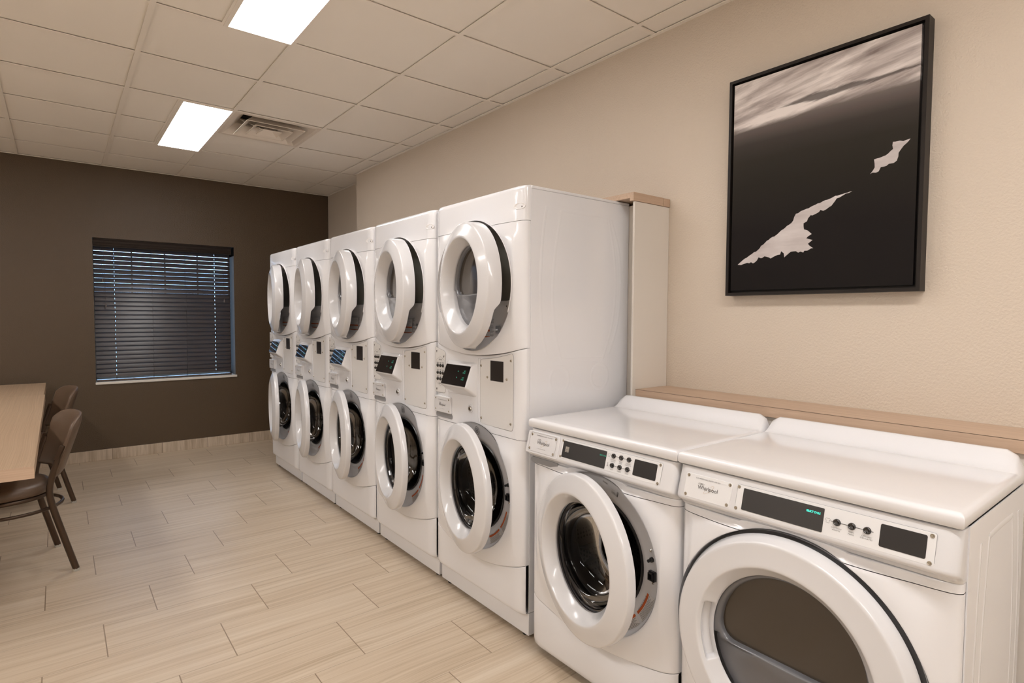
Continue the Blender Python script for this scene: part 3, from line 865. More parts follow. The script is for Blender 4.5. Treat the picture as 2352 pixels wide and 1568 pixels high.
def console_frame(): return F((0, -.028, .826), (1, 0, 0), (0, .024, .092))
def make_low(label, loc, kind, cat):
    root = thing('washing_machine' if kind == 'w' else 'tumble_dryer', label, cat, loc, -PI/2)
    port, R = ((.360, .527), .281) if kind == 'w' else ((.340, .478), .324)
    # cabinet
    bm = bm_new()
    for a0, a1 in ((.002, .005), (WD-.003, WD)): box(bm, a0, a1, .036, .553, .03, .918)
    box(bm, .004, WD-.002, .549, .553, .03, .918)
    side_ribs(bm, WD, [[(.13, .86), (.115, .70), (.105, .50), (.115, .30), (.13, .12)], [(.20, .86), (.175, .70), (.16, .50), (.175, .30), (.20, .12)],
                       [(.20, .86), (.31, .862), (.42, .86)], [(.42, .86), (.45, .70), (.462, .50), (.45, .30), (.42, .12)], [(.485, .86), (.51, .70), (.52, .50), (.51, .3), (.485, .12)]], .008, .0010)
    done('cabinet', bm, M_ENAM, root, ang=40)
    # lid as a height field with rolled edge and raised back
    cut = lambda a, b: [a+(b-a)*t for t in (0, .02, .06, .13, .25, .42, .65, 1)]
    X0, X1, Y0, Y1 = .0, WD, -.010, .562
    xs = cut(X0, X0+.016)+[X0+.016+(X1-X0-.032)*i/30 for i in range(1, 30)]+[X1-v for v in reversed(cut(0, .016))]
    ys = cut(Y0, Y0+.016)+[Y0+.016+(.48-Y0-.016)*i/12 for i in range(1, 12)]+[.48+.070*i/24 for i in range(25)]+[.554, .558, .5605, Y1]
    def hz(x, y):
        d = min(x-X0, X1-x, y-Y0, max(Y1-y, 0)+.0)
        z = .955
        e = S3(min(x-X0, X1-x), .000, .028)
        z += .051*S3(y, .485, .543)*e**.6
        if d < .014: z -= .012*(1-math.sqrt(max(0, 1-(1-d/.014)**2)))
        return z
    bm = bm_new(); V = grid(bm, Matrix.Identity(4), xs, ys, hz)
    per = V[0]+[r[-1] for r in V[1:]]+list(reversed(V[-1][:-1]))+[r[0] for r in reversed(V[1:-1])]
    low = [bm.verts.new((v.co.x, v.co.y, .926)) for v in per]; low2 = [bm.verts.new((min(max(v.co.x, X0+.004), X1-.004), max(v.co.y, Y0+.004), .921)) for v in per]
    n = len(per)
    for A, B in ((per, low), (low, low2)):
        for i in range(n): bm.faces.new((A[i], A[(i+1) % n], B[(i+1) % n], B[i]))
    bm.faces.new(low2)
    done('lid', bm, M_ENAM, root, ang=50)
    # console
    bm = bm_new()
    prof = [(.030, .917), (.001, .917), (-.0035, .9155), (-.0045, .912), (-.0275, .832), (-.0285, .826), (-.0265, .8205), (-.021, .8165), (-.010, .811), (-.002, .804), (.002, .799), (.030, .799)]
    nx = [.003, .004, .007, .012, .02]+[.03+.643*i/10 for i in range(11)]+[.683, .691, .696, .699, .700]
    rows = [[bm.verts.new((a, c+(edge_round(a, .003, .700, .028, .022)), z)) for c, z in prof] for a in nx]
    for i in range(len(nx)-1):
        for k in range(len(prof)-1): bm.faces.new((rows[i][k], rows[i][k+1], rows[i+1][k+1], rows[i+1][k]))
    bm.faces.new(rows[0]); bm.faces.new(list(reversed(rows[-1])))
    con = done('console', bm, M_PLAS, root, ang=42)
    T0 = console_frame()
    L = .0951
    fy = lambda s: L-s
    # front body
    klo, khi = (.193, .245) if kind == 'w' else (.10, .15)
    lowp = [(.0035+(WD-.007)*i/24, seamz(.0035+(WD-.007)*i/24, klo, khi)+.0009) for i in range(25)]
    def cb(a, z): return edge_round(a)+bulge(a, z, port, R+.006, R+.11, .018)*(1-S3(z, .765, .797)*.6)
    poly = lowp+[(WD-.0035, .7975), (.0035, .7975)]
    if kind == 'w' or True:
        topz = port[1]+R
        if topz > .790:       # the port reaches up under the console
            arch = []
            hw = .20
            poly = lowp+[(WD-.0035, .7975), (port[0]+.14, .7975)]+[(port[0]+.14*math.cos(PI*i/12), .7975+(topz+.006-.7975)*math.sin(PI*i/12)) for i in range(1, 12)]+[(port[0]-.14, .7975), (.0035, .7975)]
    for nm, z0, hi in (('front_panel', .7742, False), ('console_skirt', .7759, True)):
        bm = bm_new(); plate_hole(bm, poly, port, R, cb, 36, 220)
        bmesh.ops.bisect_plane(bm, geom=bm.verts[:]+bm.edges[:]+bm.faces[:], plane_co=(0, 0, z0), plane_no=(0, 0, 1), clear_inner=hi, clear_outer=not hi)
        done(nm, bm, M_ENAM, root, ang=38)
    bm = bm_new()
    xs = sorted(set([.0035, .006, .01, .016, .024, .034, .045, .056]+[.08+.55*i/20 for i in range(21)]+[.647, .658, .669, .679, .687, .693, .697, WD-.0035])); rows = []
    for q, dc in ((0, .016), (.0, .002), (.02, 0), (.5, 0), (.85, .001), (.95, .004), (1, .012), (1, .03)):
        rows.append([bm.verts.new((a, edge_round(a)+dc, (seamz(a, klo, khi)-.0009)*(1-q)+.03*q)) for a in xs])
    for j in range(len(rows)-1):
        for i in range(len(xs)-1): bm.faces.new((rows[j][i], rows[j][i+1], rows[j+1][i+1], rows[j+1][i]))
    done('kick_panel', bm, M_ENAM, root, ang=38)
    for a, c in ((.05, .09), (.65, .09), (.05, .50), (.65, .50)):
        bm = bm_new(); lathe(bm, Matrix.Translation((a, c, 0)), [(0, -KZ/K), (.018, -KZ/K), (.018, -KZ/K+.012), (.007, -KZ/K+.014), (.007, .06), (0, .06)], 12)
        done('levelling_foot', bm, M_RUB, root)
    # badge plate on console
    if kind == 'w':
        bm = bm_new(); prism(bm, T0, rrect(.004, fy(.097), .187, fy(.010), .008), -.012, .0035)
        bp = done('detergent_drawer', bm, M_PLAS, root, bevel=.003, seg=3)
        Tp = T0 @ Matrix.Translation((0, 0, .0035))
        bm = bm_new(); outline(bm, Tp, rrect(.020, fy(.088), .172, fy(.016), .008), .0009); done('plate_edge', bm, M_TEXTG, bp, recalc=False)
        for x, s in ((.029, .024), (.165, .023), (.027, .079), (.163, .080)): screw('screw', Tp, x, fy(s), bp, .0052, .0025)
        logo(bp, Tp, .066, fy(.056), .068, ('COMMERCIAL DUTY', 'WASHER'), .030, .9, True)
        bm = bm_new(); prism(bm, ff(-.0005), rrect(.010, .781, .168, .803, .010), 0, .0045); done('pull_slot', bm, M_GREYL, root)
        b0, bx = .202, .648
        disp = (.207, fy(.079), .420, fy(.019)); win = (.541, fy(.073), .632, fy(.021))
    else:
        Tp = T0
        bm = bm_new(); prism(bm, T0, rrect(.033, fy(.090), .182, fy(.020), .006), -.002, .0015)
        bp = done('badge_plate', bm, M_PLATEL, root, bevel=.0007)
        Tp = T0 @ Matrix.Translation((0, 0, .0015))
        for x, s in ((.042, .027), (.175, .027), (.040, .083), (.173, .083)): screw('screw', Tp, x, fy(s), bp, .0048, .0025)
        logo(bp, Tp, .077, fy(.060), .064, ('COMMERCIAL DUTY', 'DRYER'), .0285, .9)
        disp = (.217, fy(.083), .428, fy(.025)); win = (.551, fy(.077), .641, fy(.026))
    x0 = .198; x1 = .650 if kind == 'w' else .657
    s0, s1 = (.013, .083) if kind == 'w' else (.018, .088)
    bm = bm_new(); prism(bm, T0, rrect(x0, fy(s1), x1, fy(s0), .005), -.002, .0012)
    pl = done('control_plate', bm, M_PLATEL, root, bevel=.0006)
    Tq = T0 @ Matrix.Translation((0, 0, .0012))
    bm = bm_new(); outline(bm, T0, rrect(x0-.0003, fy(s1)-.0003, x1+.0003, fy(s0)+.0003, .005), .0010, .0007); done('plate_edge', bm, M_GREYL, pl, recalc=False)
    bm = bm_new(); prism(bm, Tq, rrect(*disp, .0025), -.0005, .0012); done('display_screen', bm, M_BLACK, pl)
    bm = bm_new(); prism(bm, Tq, rrect(*win, .004), -.0005, .0008); done('card_window', bm, M_MBLK, pl)
    sm = .006
    for x, s in ((x0+sm-.002, s0+.007), (x0+sm-.003, s1-.005), (x1-.008, s0+.007), (x1-.008, s1-.005)): screw('screw', Tq, x, fy(s), pl, .0048, .0025)
    rowsb = ((.029,), (.061,)) if kind == 'w' else ((.050,),)
    bmT = bm_new(); bmL = bm_new()
    for ri, (s,) in enumerate(rowsb):
        xsb = (.452, .485, .518) if kind == 'w' else (.459, .492, .525)
        strip(bmL, Tq, xsb[0]-.013, fy(s), xsb[2]+.013, fy(s), .0011, .0006)
        for x in xsb:
            bm = bm_new(); lathe(bm, Tq @ Matrix.Translation((x, fy(s), 0)), [(0, .0035), (.0045, .0035), (.0062, .0055), (.0078, .0045), (.0085, 0)], 18)
            done('button', bm, M_BLACK, pl, ang=60)
        names = [('COTTON/', 'WHITES'), ('PERM', 'PRESS'), ('COLORS/', 'DELICATES')] if ri == 0 else [('HOT', ''), ('WARM', ''), ('COLD', '')]
        for x, (p, q) in zip(xsb, names):
            text(bmT, Tq, p, x, fy(s)-.0155, .0046, 'CENTER', .0006, 0, 1.15); text(bmT, Tq, q, x, fy(s)-.0205, .0046, 'CENTER', .0006, 0, 1.15)
        # small icon: shirt outline / thermometer
        ix = xsb[0]-.021; iy = fy(s)
        if ri == 0:
            sh = [(-.003, .005), (0, .0035), (.003, .005), (.0062, .002), (.0045, -.001), (.0035, 0), (.0035, -.006), (-.0035, -.006), (-.0035, 0), (-.0045, -.001), (-.0062, .002)]
            outline(bmT, Tq, [(ix+a, iy+b) for a, b in sh], .0006)
        else:
            outline(bmT, Tq, circ(ix, iy-.004, .002, 10), .0016); strip(bmT, Tq, ix, iy-.002, ix, iy+.008, .0016)
    done('button_print', bmT, M_TEXTG, pl, recalc=False); done('button_line', bmL, M_TEXT, pl, recalc=False)
    bm = bm_new(); text(bm, Tq, 'SELECT CYCLE', .420, disp[3]-(.019 if kind == 'w' else .017), .0058 if kind == 'w' else .0066, 'RIGHT', .0016, .035, .78)
    done('display_print', bm, M_GREEN if kind == 'd' else M_GREEND, pl, recalc=False)
    if kind == 'w':
        bm = bm_new(); cx, cy = .231, disp[3]-.029
        prism(bm, Tq, rrect(cx-.009, cy-.010, cx+.009, cy+.010, .001), .0008, .0018); ic = done('energy_mark', bm, M_TAN, pl)
        bm = bm_new(); outline(bm, Tq, rrect(cx-.0072, cy-.0055, cx+.0072, cy+.0085, .0008), .0009, .0022)
        text(bm, Tq, 'e', cx, cy-.003, .014, 'CENTER', .0022, .01); strip(bm, Tq, cx-.006, cy-.008, cx+.006, cy-.008, .0012, .0022)
        done('energy_print', bm, M_TEXT, pl, recalc=False)
        wr = washer_recess(root, port, R, (.765, .797, .6))
        # little sticker on the brow of the port
        Ts = F((port[0]+.075, .010, port[1]+.232), (.96, 0, -.28), (.27, -.14, .95))
        bm = bm_new(); outline(bm, Ts, [(-.008, -.007), (.014, -.007), (.014, .002), (-.008, .002)], .0006, .004)
        paper_lines(bm, Ts, -.006, .012, -.006, .001, 3, .0010, .3, .004)
        prism(bm, Ts, [(.016, -.008), (.021, -.008), (.021, .010), (.016, .010)], .003, .004)
        text(bm, Ts, '1 2 3 4', -.012, .005, .0055, 'LEFT', .004)
        for i in range(9): strip(bm, Ts, -.052+i*.0026, .012, -.052+i*.0026, .018, .0012, .004)
        done('sticker_print', bm, M_TEXTG, wr, recalc=False)
        make_washer_door(root, (.05, -.0, .527), .315, .286, math.radians(12.6))
    else:
        # grey recess behind a nearly shut door
        M = F((port[0], 0, port[1]), (1, 0, 0), (0, 0, 1))
        bm = bm_new(); lathe(bm, M, [(R+.001, .016), (R-.001, .004), (R-.006, -.020), (R-.06, -.026), (.20, -.028), (.19, -.2), (0, -.2)], 96)
        done('dryer_recess', bm, M_GREYD, root, ang=50)
        make_dryer_door(root, (.04, -.018, port[1]), .300, .302, math.radians(1.2), glass_r=.205, fl=.013, tf=.030, tin=.034, tb=-.010, notch=False, rin=.236, zrail=-.030, finger=True)
    return root

XF = 1.4779*K
def at(yfar): return (XF, yfar*K, 0)
G1 = 'stacked washer dryers in a row'
near = make_tower('nearest tall white stacked washer dryer beside the low machines, its side panel in full view', at(2.487), G1)
labels = ['second tall white stacked washer dryer counting back from the low machines',
          'middle one of the five tall white stacked washer dryers',
          'tall white stacked washer dryer next to the farthest one, bright wavy reflection on its screen',
          'farthest tall white stacked washer dryer, at the dark brown wall end of the row']
for lb, yf in zip(labels, (3.203, 3.918, 4.632, 5.342)):
    o = dup(near); o.location = at(yf); o['label'] = lb
make_low('low white front-loading washer, glass door ajar, between the tall stack and the low dryer', at(1.738), 'w', 'washing machine')
make_low('low white dryer nearest the camera, shut round door with dark window and green lit display', at(1.033), 'd', 'dryer')

# ------------------------------------------------------------------ room
XW, XW2, YW, HC, YST = 2.297, 2.457, 6.495, 2.716, 5.3256
XL, YN = -2.6, -2.6
bm = bm_new(); box(bm, XL-.1, XW2+.15, YN-.1, YW+.26, -.06, 0); struct('floor', bm, M_FLOOR)
bm = bm_new(); box(bm, XW, XW2+.15, YN-.1, YST, 0, HC+.25); struct('wall_right', bm, M_WALL)
bm = bm_new(); box(bm, XW2, XW2+.15, YST+.0005, YW, 0, HC+.25); struct('wall_right_recess', bm, M_WALL2)
bm = bm_new(); box(bm, XL-.1, XL, YN-.1, YW+.26, 0, HC+.25); struct('wall_left', bm, M_WALL3)
bm = bm_new(); box(bm, XL, XW, YN-.1, YN, 0, HC+.25); struct('wall_front', bm, M_WALL3)
WX0, WX1, WZ0, WZ1 = .262, 1.452, .728, 2.058
bm = bm_new()
box(bm, XL, WX0, YW, YW+.26, 0, HC+.25); box(bm, WX1, XW2+.15, YW, YW+.26, 0, HC+.25)
box(bm, WX0, WX1, YW, YW+.26, 0, WZ0); box(bm, WX0, WX1, YW, YW+.26, WZ1, HC+.25)
bmesh.ops.remove_doubles(bm, verts=bm.verts, dist=1e-5)
struct('wall_back', bm, M_DARK)
bm = bm_new(); box(bm, XL, XW2, YW-.010, YW, 0, .100); struct('baseboard_back', bm, M_BASE, bevel=.002)
# ceiling: tiles over an exposed grid
gx = 2.1575; gy = 1.7838; ts = .6001
xs = [gx-ts*k for k in range(0, 9)]; ysl = [gy+ts*k for k in range(-8, 8)]
bm = bm_new()
XX = sorted([v for v in xs if v > XL]+[XL, XW2]); YY = sorted([v for v in ysl if YN < v < YW]+[YN, YW])
for i in range(len(XX)-1):
    for j in range(len(YY)-1):
        x0, x1, y0, y1 = XX[i], XX[i+1], YY[j], YY[j+1]
        if x0 > .9 and x1 < 1.6 and abs(y0-4.184) < .05: continue      # the air diffuser sits in this bay
        d = .0045
        V = [bm.verts.new(p) for p in ((x0+d, y0+d, HC+.008), (x0+d, y1-d, HC+.008), (x1-d, y1-d, HC+.008), (x1-d, y0+d, HC+.008))]
        bm.faces.new(V)
        U = [bm.verts.new((v.co.x, v.co.y, HC+.03)) for v in V]
        for k in range(4): bm.faces.new((V[k], V[(k+1) % 4], U[(k+1) % 4], U[k]))
box(bm, XL-.1, XW2+.15, YN-.1, YW+.26, HC+.26, HC+.32)
c_ = struct('ceiling', bm, M_CEIL)
bm = bm_new()
for x in xs:
    if x > XL: box(bm, x-.012, x+.012, YN, YW, HC, HC+.0035)
for y in YY[1:-1]: box(bm, XL, XW2, y-.012, y+.012, HC+.0004, HC+.0039)
struct('trim_1', bm, M_TBAR)
bm = bm_new()
box(bm, XW-.020, XW, YN, YST, HC-.001, HC+.0035); box(bm, XW2-.02, XW2, YST, YW, HC-.001, HC+.0035)
box(bm, XL, XW2, YW-.02, YW, HC-.001, HC+.0035); box(bm, XL, XL+.02, YN, YW, HC-.001, HC+.0035); box(bm, XW-.02, XW2, YST, YST+.02, HC-.001, HC+.0035)
struct('trim_2', bm, M_TBAR)
# light fixtures
def fixture(x0, y0, label, mat=None):
    t = thing('ceiling_light', label, 'light', ((x0+.15), y0+.61, HC), 0, 'recessed panel lights')
    bm = bm_new(); w, l = .150, .612
    for a, b, c, d in ((-w-.012, w+.004, -l, -l+.012), (-w-.012, w+.004, l-.012, l), (-w-.012, -w+.008, -l+.012, l-.012), (w-.006, w+.004, -l+.012, l-.012)):
        box(bm, a, b, c, d, -.003, .006)
    done('fixture_frame', bm, M_TBAR, t, scale=False)
    bm = bm_new(); box(bm, -w+.008, w-.006, -l+.012, l-.012, -.0022, .0055)
    done('diffuser', bm, mat or M_LIT, t, scale=False)
fixture(.653, 4.192, 'far bright rectangular ceiling light panel beside the square air vent')
fixture(.653, 1.775, 'near bright rectangular ceiling light panel cut by the top edge of the view')
fixture(.653, -.64, 'unseen ceiling fill panel behind the viewer, continuing the light row', M_FILL)  # unseen, assumed from the row; brighter than the visible pair as fill
fixture(.653, -2.30, 'added unseen fill panel in the ceiling at the wall behind the viewer', M_FILL)  # added out of view to lift lids and side panels
fixture(-1.75, 4.192, 'added unseen fill panel in the far ceiling left of the view', M_FILL)  # left column is added out of view to flatten the lighting
fixture(-1.75, 1.775, 'added unseen fill panel in the ceiling left of the view, by the long table', M_FILL)  # added fill, out of view
fixture(-1.75, -.64, 'added unseen fill panel in the ceiling behind and left of the viewer', M_FILL)  # added fill, out of view
# strip of T-bar along the light's free side
bm = bm_new()
for y0 in (4.184, 1.784): box(bm, .630, .654, y0, y0+1.2, HC, HC+.0035)
struct('trim_3', bm, M_TBAR)
# air diffuser
t = thing('air_vent', 'square white louvred ceiling air vent with nested rings beside the far light panel', 'vent', (1.257, 4.484, HC))
def sq_ring(bm, prof):
    rows = [[bm.verts.new((sx*r, sy*r, h)) for sx, sy in ((-1, -1), (1, -1), (1, 1), (-1, 1))] for r, h in prof]
    for k in range(len(prof)-1):
        for i in range(4): bm.faces.new((rows[k][i], rows[k][(i+1) % 4], rows[k+1][(i+1) % 4], rows[k+1][i]))
bm = bm_new(); sq_ring(bm, [(.290, .0), (.268, -.001), (.262, .0), (.185, .070), (.185, .11)]); done('vent_frame', bm, pmat('white_vent_metal', (.80, .72, .63), .4), t, scale=False, smooth=False)
mv = bpy.data.materials['white_vent_metal']
bm = bm_new()
for r0, r1, z0, z1 in ((.195, .130, -.012, .045), (.128, .075, -.016, .032)):
    sq_ring(bm, [(r1, z1), (r0, z0), (r0+.004, z0-.001), (r0+.005, z0+.003), (r1+.004, z1+.003), (r1, z1)])
    done('louvre_ring', bm, mv, t, scale=False, smooth=False); bm = bm_new()
rows = [[bm.verts.new((sx*r, sy*r, h)) for sx, sy in ((-1, -1), (1, -1), (1, 1), (-1, 1))] for r, h in ((.070, -.018), (.030, .012), (.045, .016), (.073, -.014))]
bm.faces.new(rows[1])
for a, b in ((0, 1), (3, 0)):
    for i in range(4): bm.faces.new((rows[a][i], rows[a][(i+1) % 4], rows[b][(i+1) % 4], rows[b][i]))
done('centre_cone', bm, mv, t, scale=False, smooth=False)
bm = bm_new(); box(bm, -.29, .29, -.29, .29, .115, .12); done('duct_back', bm, M_INNER, t, scale=False)
bm = bm_new()
for sx in (-1, 1):
    for sy in (-1, 1): tube(bm, [(sx*.17, sy*.10, .075), (sx*.05, sy*.03, .018)], .002, 6)
done('hanger_wire', bm, M_CHROME, t, scale=False)

# ------------------------------------------------------------------ window and blind
w = bpy.data.objects.new('window_1', None); COL.objects.link(w); w.location = (0, 0, 0); w['kind'] = 'structure'
bm = bm_new()
for a, b, c, d in ((WX0, WX0+.014, WZ0, WZ1), (WX1-.014, WX1, WZ0, WZ1), (WX0, WX1, WZ0, WZ0+.04), (WX0, WX1, WZ1-.04, WZ1)):
    box(bm, a, b, YW+.205, YW+.24, c, d)
for fx_ in (.265, .50, .745): box(bm, WX0+(WX1-WX0)*fx_-.006, WX0+(WX1-WX0)*fx_+.006, YW+.21, YW+.235, WZ0+.04, WZ1-.04)
struct('window_frame', bm, M_SILL, parent=w)
bm = bm_new(); box(bm, WX0+.03, WX1-.03, YW+.220, YW+.224, WZ0+.03, WZ1-.03); struct('window_pane', bm, M_PANE, parent=w)
bm = bm_new(); box(bm, WX0-.004, WX1+.010, YW-.012, YW+.205, WZ0-.022, WZ0+.001); struct('window_sill', bm, M_SILL, parent=w, bevel=.003)
bm = bm_new(); box(bm, WX1-.0025, WX1-.0003, YW+.004, YW+.204, WZ0+.002, WZ1-.09); struct('daylit_reveal_strip', bm, pmat('daylit_reveal_tone', (.16, .145, .135), .95, spec=.02), parent=w)  # added lining; its paler colour paints in daylight on the brown reveal
t = thing('window_blind', 'dark brown horizontal slat blind hanging closed in the window of the brown wall', 'blind', (0, 0, 0))
bx0, bx1 = WX0+.006, WX1-.034; yb = YW+.050
bm = bm_new(); 
prism(bm, F((bx0-.002, 0, 0), (0, 1, 0), (0, 0, 1)), [(YW+.010, WZ1-.072), (YW+.018, WZ1-.076), (YW+.022, WZ1-.060), (YW+.016, WZ1-.050), (YW+.020, WZ1-.030), (YW+.016, WZ1-.012), (YW+.018, WZ1-.002), (YW+.030, WZ1-.002), (YW+.030, WZ1-.076), (YW+.012, WZ1-.080)][:0] or [(YW+.014, WZ1-.078), (YW+.010, WZ1-.070), (YW+.016, WZ1-.062), (YW+.010, WZ1-.050), (YW+.018, WZ1-.036), (YW+.012, WZ1-.022), (YW+.018, WZ1-.012), (YW+.012, WZ1-.002), (YW+.028, WZ1-.002), (YW+.028, WZ1-.078)], 0, bx1-bx0+.012)
done('valance', bm, M_VAL, t, scale=False)
bm = bm_new(); box(bm, bx0, bx1, YW+.03, YW+.075, WZ1-.045, WZ1-.002); done('headrail', bm, M_SLAT, t, scale=False)
n = 29; zt, zb = WZ1-.092, WZ0+.062; sp_ = (zt-zb)/(n-1)
for i in range(n):
    z = zt-sp_*i; a = math.radians(67+random.uniform(-.4, .4)-(4.2 if i in (0, 1, 2, 3) else 2.2 if i < 8 else 0)+(1. if i > 10 else 0)); hw = .0229*sp_/.0418
    bm = bm_new(); sag = random.uniform(-.0005, .0005)
    W0_ = bx1-bx0; gx_ = [bx0]+[v for h in (.135, .875) for v in (bx0+W0_*h-.0014, bx0+W0_*h+.0014)]+[bx1]
    V = []
    for k in range(7):
        q = -1+2*k/6; cr = .0010*(1-q*q)
        V.append([bm.verts.new((x, yb+hw*q*math.cos(a)-cr*math.sin(a), z+sag+hw*q*math.sin(a)+cr*math.cos(a))) for x in gx_])
    for k in range(6):
        for j in range(5):
            if j in (1, 3) and k in (2, 3): continue          # the routed hole for the ladder cord
            bm.faces.new((V[k][j], V[k][j+1], V[k+1][j+1], V[k+1][j]))
    bmesh.ops.solidify(bm, geom=bm.faces[:], thickness=.0022)
    done('slat', bm, M_SLAT, t, scale=False)
bm = bm_new(); box(bm, bx0, bx1, yb-.024, yb+.024, WZ0+.004, WZ0+.020); done('bottom_rail', bm, M_SLAT, t, scale=False, bevel=.003)
W_ = bx1-bx0
for fx_ in (.135, .395, .645, .875):
    bm = bm_new(); x = bx0+W_*fx_
    tube(bm, [(x, yb-.024, WZ1-.05), (x+.002, yb-.026, 1.4), (x+.001, yb-.025, WZ0+.012)], .0012, 5); tube(bm, [(x, yb+.022, WZ1-.05), (x, yb+.022, WZ0+.012)], .0012, 5)
    done('ladder_cord', bm, M_CORD, t, scale=False)
for x, y0, zend in ((bx0+.065, -.034, 1.66), (bx0+.085, -.034, 1.43), (bx1-.06, -.034, 1.49)):
    bm = bm_new(); tube(bm, [(x-.01, yb+y0, WZ1-.07), (x, yb+y0, zend+.02)], .0013, 5)
    c = done('pull_cord', bm, M_CORD, t, scale=False)
    bm = bm_new(); lathe(bm, Matrix.Translation((x, yb+y0, zend)), [(0, .026), (.004, .024), (.007, .006), (.009, -.004), (0, -.006)], 10)
    done('cord_tassel', bm, M_SLAT, c, scale=False)

# ------------------------------------------------------------------ chases, ledge
CX, CY = 2.044, 1.690
bm = bm_new(); prism(bm, Matrix.Identity(4), [(CX, CY), (XW-.001, CY), (XW-.001, YST-.02), (2.119, YST-.02), (2.119, 1.701), (CX, 1.701)], 0, 1.881)
q = done('utility_chase', bm, M_PANELW, None, scale=False, bevel=.0015)
q['label'] = 'tall white boxed-in chase behind the stacked machines, its narrow end panel facing the viewer'; q['category'] = 'panel'
t = thing('chase_cap', 'light oak board capping the tall white chase behind the stacked machines', 'shelf', (0, 0, 0))
def cap(bm, x0, x1):
    P = [(CY-.004, 1.882), (CY+.018, 1.882), (CY+.018, 1.895), (YST-.02, 1.895), (YST-.02, 1.920), (CY-.004, 1.920)]
    A = [bm.verts.new((x0, y, z)) for y, z in P]; B = [bm.verts.new((x1, y, z)) for y, z in P]
    bm.faces.new(A); bm.faces.new(list(reversed(B)))
    for i in range(6): bm.faces.new((A[i], B[i], B[(i+1) % 6], A[(i+1) % 6]))
bm = bm_new(); cap(bm, CX-.014, XW-.052); done('cap_board', bm, M_LAMX, t, scale=False, bevel=.001)
bm = bm_new(); box(bm, XW-.0505, XW-.001, CY-.004, YST-.02, 1.882, 1.9195); done('cap_filler', bm, M_LAMX, t, scale=False, bevel=.001)
LX = 2.066
bm = bm_new(); box(bm, LX+.012, XW-.001, -1.8, CY-.001, 0, .990)
q = done('low_chase', bm, M_PANELW, None, scale=False)
q['label'] = 'low white boxed-in chase behind the two low machines, under the oak ledge'; q['category'] = 'panel'
t = thing('ledge', 'long light oak ledge along the beige wall behind the two low machines', 'shelf', (0, 0, 0))
bm = bm_new(); box(bm, LX, XW-.0535, -1.8, CY-.001, .991, 1.030); done('ledge_board', bm, M_LAMY, t, scale=False, bevel=.001)
bm = bm_new(); box(bm, XW-.0508, XW-.001, -1.8, CY-.001, .991, 1.0296); done('ledge_filler', bm, M_LAMY, t, scale=False, bevel=.001)

# ------------------------------------------------------------------ picture
PY0, PY1, PZ0, PZ1 = .650, 1.357, 1.453, 2.350
bm = bm_new(); box(bm, LX-.0005, LX, -1.8, CY-.001, 1.0282, 1.0298); done('edge_line', bm, M_VINYL, t, scale=False)
t = thing('framed_picture', 'large black-framed monochrome print of cloud and dark sea on the beige wall', 'picture', (XW, (PY0+PY1)/2, (PZ0+PZ1)/2))
ox, oy, oz = XW, (PY0+PY1)/2, (PZ0+PZ1)/2
def pbox(bm, x0, x1, y0, y1, z0, z1): box(bm, x0-ox, x1-ox, y0-oy, y1-oy, z0-oz, z1-oz)
bm = bm_new(); fw = .012
for a, b, c, d in ((PY0, PY1, PZ0, PZ0+fw), (PY0, PY1, PZ1-fw, PZ1), (PY0, PY0+fw, PZ0+fw, PZ1-fw), (PY1-fw, PY1, PZ0+fw, PZ1-fw)):
    pbox(bm, XW-.052, XW-.001, a, b, c, d)
pbox(bm, XW-.030, XW-.020, PY0+fw, PY1-fw, PZ0+fw, PZ1-fw)
done('picture_frame', bm, M_FRAME, t, scale=False)
# canvas mesh has its own local axes: x across (left to right as seen), z up
cw, chh = .664, .855
cv = bpy.data.objects.new('canvas', None)
bm = bm_new(); prism(bm, F((0, 0, 0), (1, 0, 0), (0, 0, 1)), [(0, 0), (cw, 0), (cw, chh), (0, chh)], -.02, 0)
cn = done('canvas', bm, M_ART, t, scale=False, recalc=True)
cn.location = (-.048, (PY1+PY0)/2+cw/2-oy, PZ0+(PZ1-PZ0-chh)/2-oz); cn.rotation_euler.z = -PI/2
def blob(pts, seed, jag=.006):
    random.seed(seed); out = []
    for i in range(len(pts)):
        (x0, y0, j0), (x1, y1, j1) = pts[i], pts[(i+1) % len(pts)]
        L = math.hypot(x1-x0, y1-y0); n = max(1, int(L/.012))
        for k in range(n):
            q = k/n; a = jag*j0
            out.append(((x0+(x1-x0)*q+random.uniform(-a, a))*cw, (y0+(y1-y0)*q+random.uniform(-a, a))*chh))
    return out
bays = ([(.046,.126,.2), (.093,.154,.3), (.166,.185,.4), (.224,.222,.5), (.311,.263,.4), (.389,.308,.4), (.406,.338,.4), (.463,.352,.4), (.553,.375,.3), (.618,.391,.2), (.706,.401,.2), (.671,.393,.3), (.629,.378,.6), (.587,.345,.8), (.543,.335,1), (.487,.320,1), (.466,.296,1), (.448,.288,1), (.456,.264,1), (.496,.239,.8), (.469,.222,.6), (.501,.209,1), (.475,.194,1), (.504,.174,1), (.448,.161,1), (.394,.171,1.4), (.352,.152,1.6), (.328,.172,1.4), (.264,.152,1.2), (.187,.152,.8), (.148,.130,.8), (.094,.132,.5), (.067,.122,.4)],
        [(.788,.458,.3), (.812,.483,.3), (.806,.515,.3), (.859,.523,.3), (.891,.544,.3), (.889,.572,.5), (.921,.573,.8), (.934,.566,.5), (.969,.570,.2), (.936,.544,.7), (.922,.526,.8), (.910,.499,.9), (.892,.487,.9), (.855,.484,.9), (.828,.468,.6)])
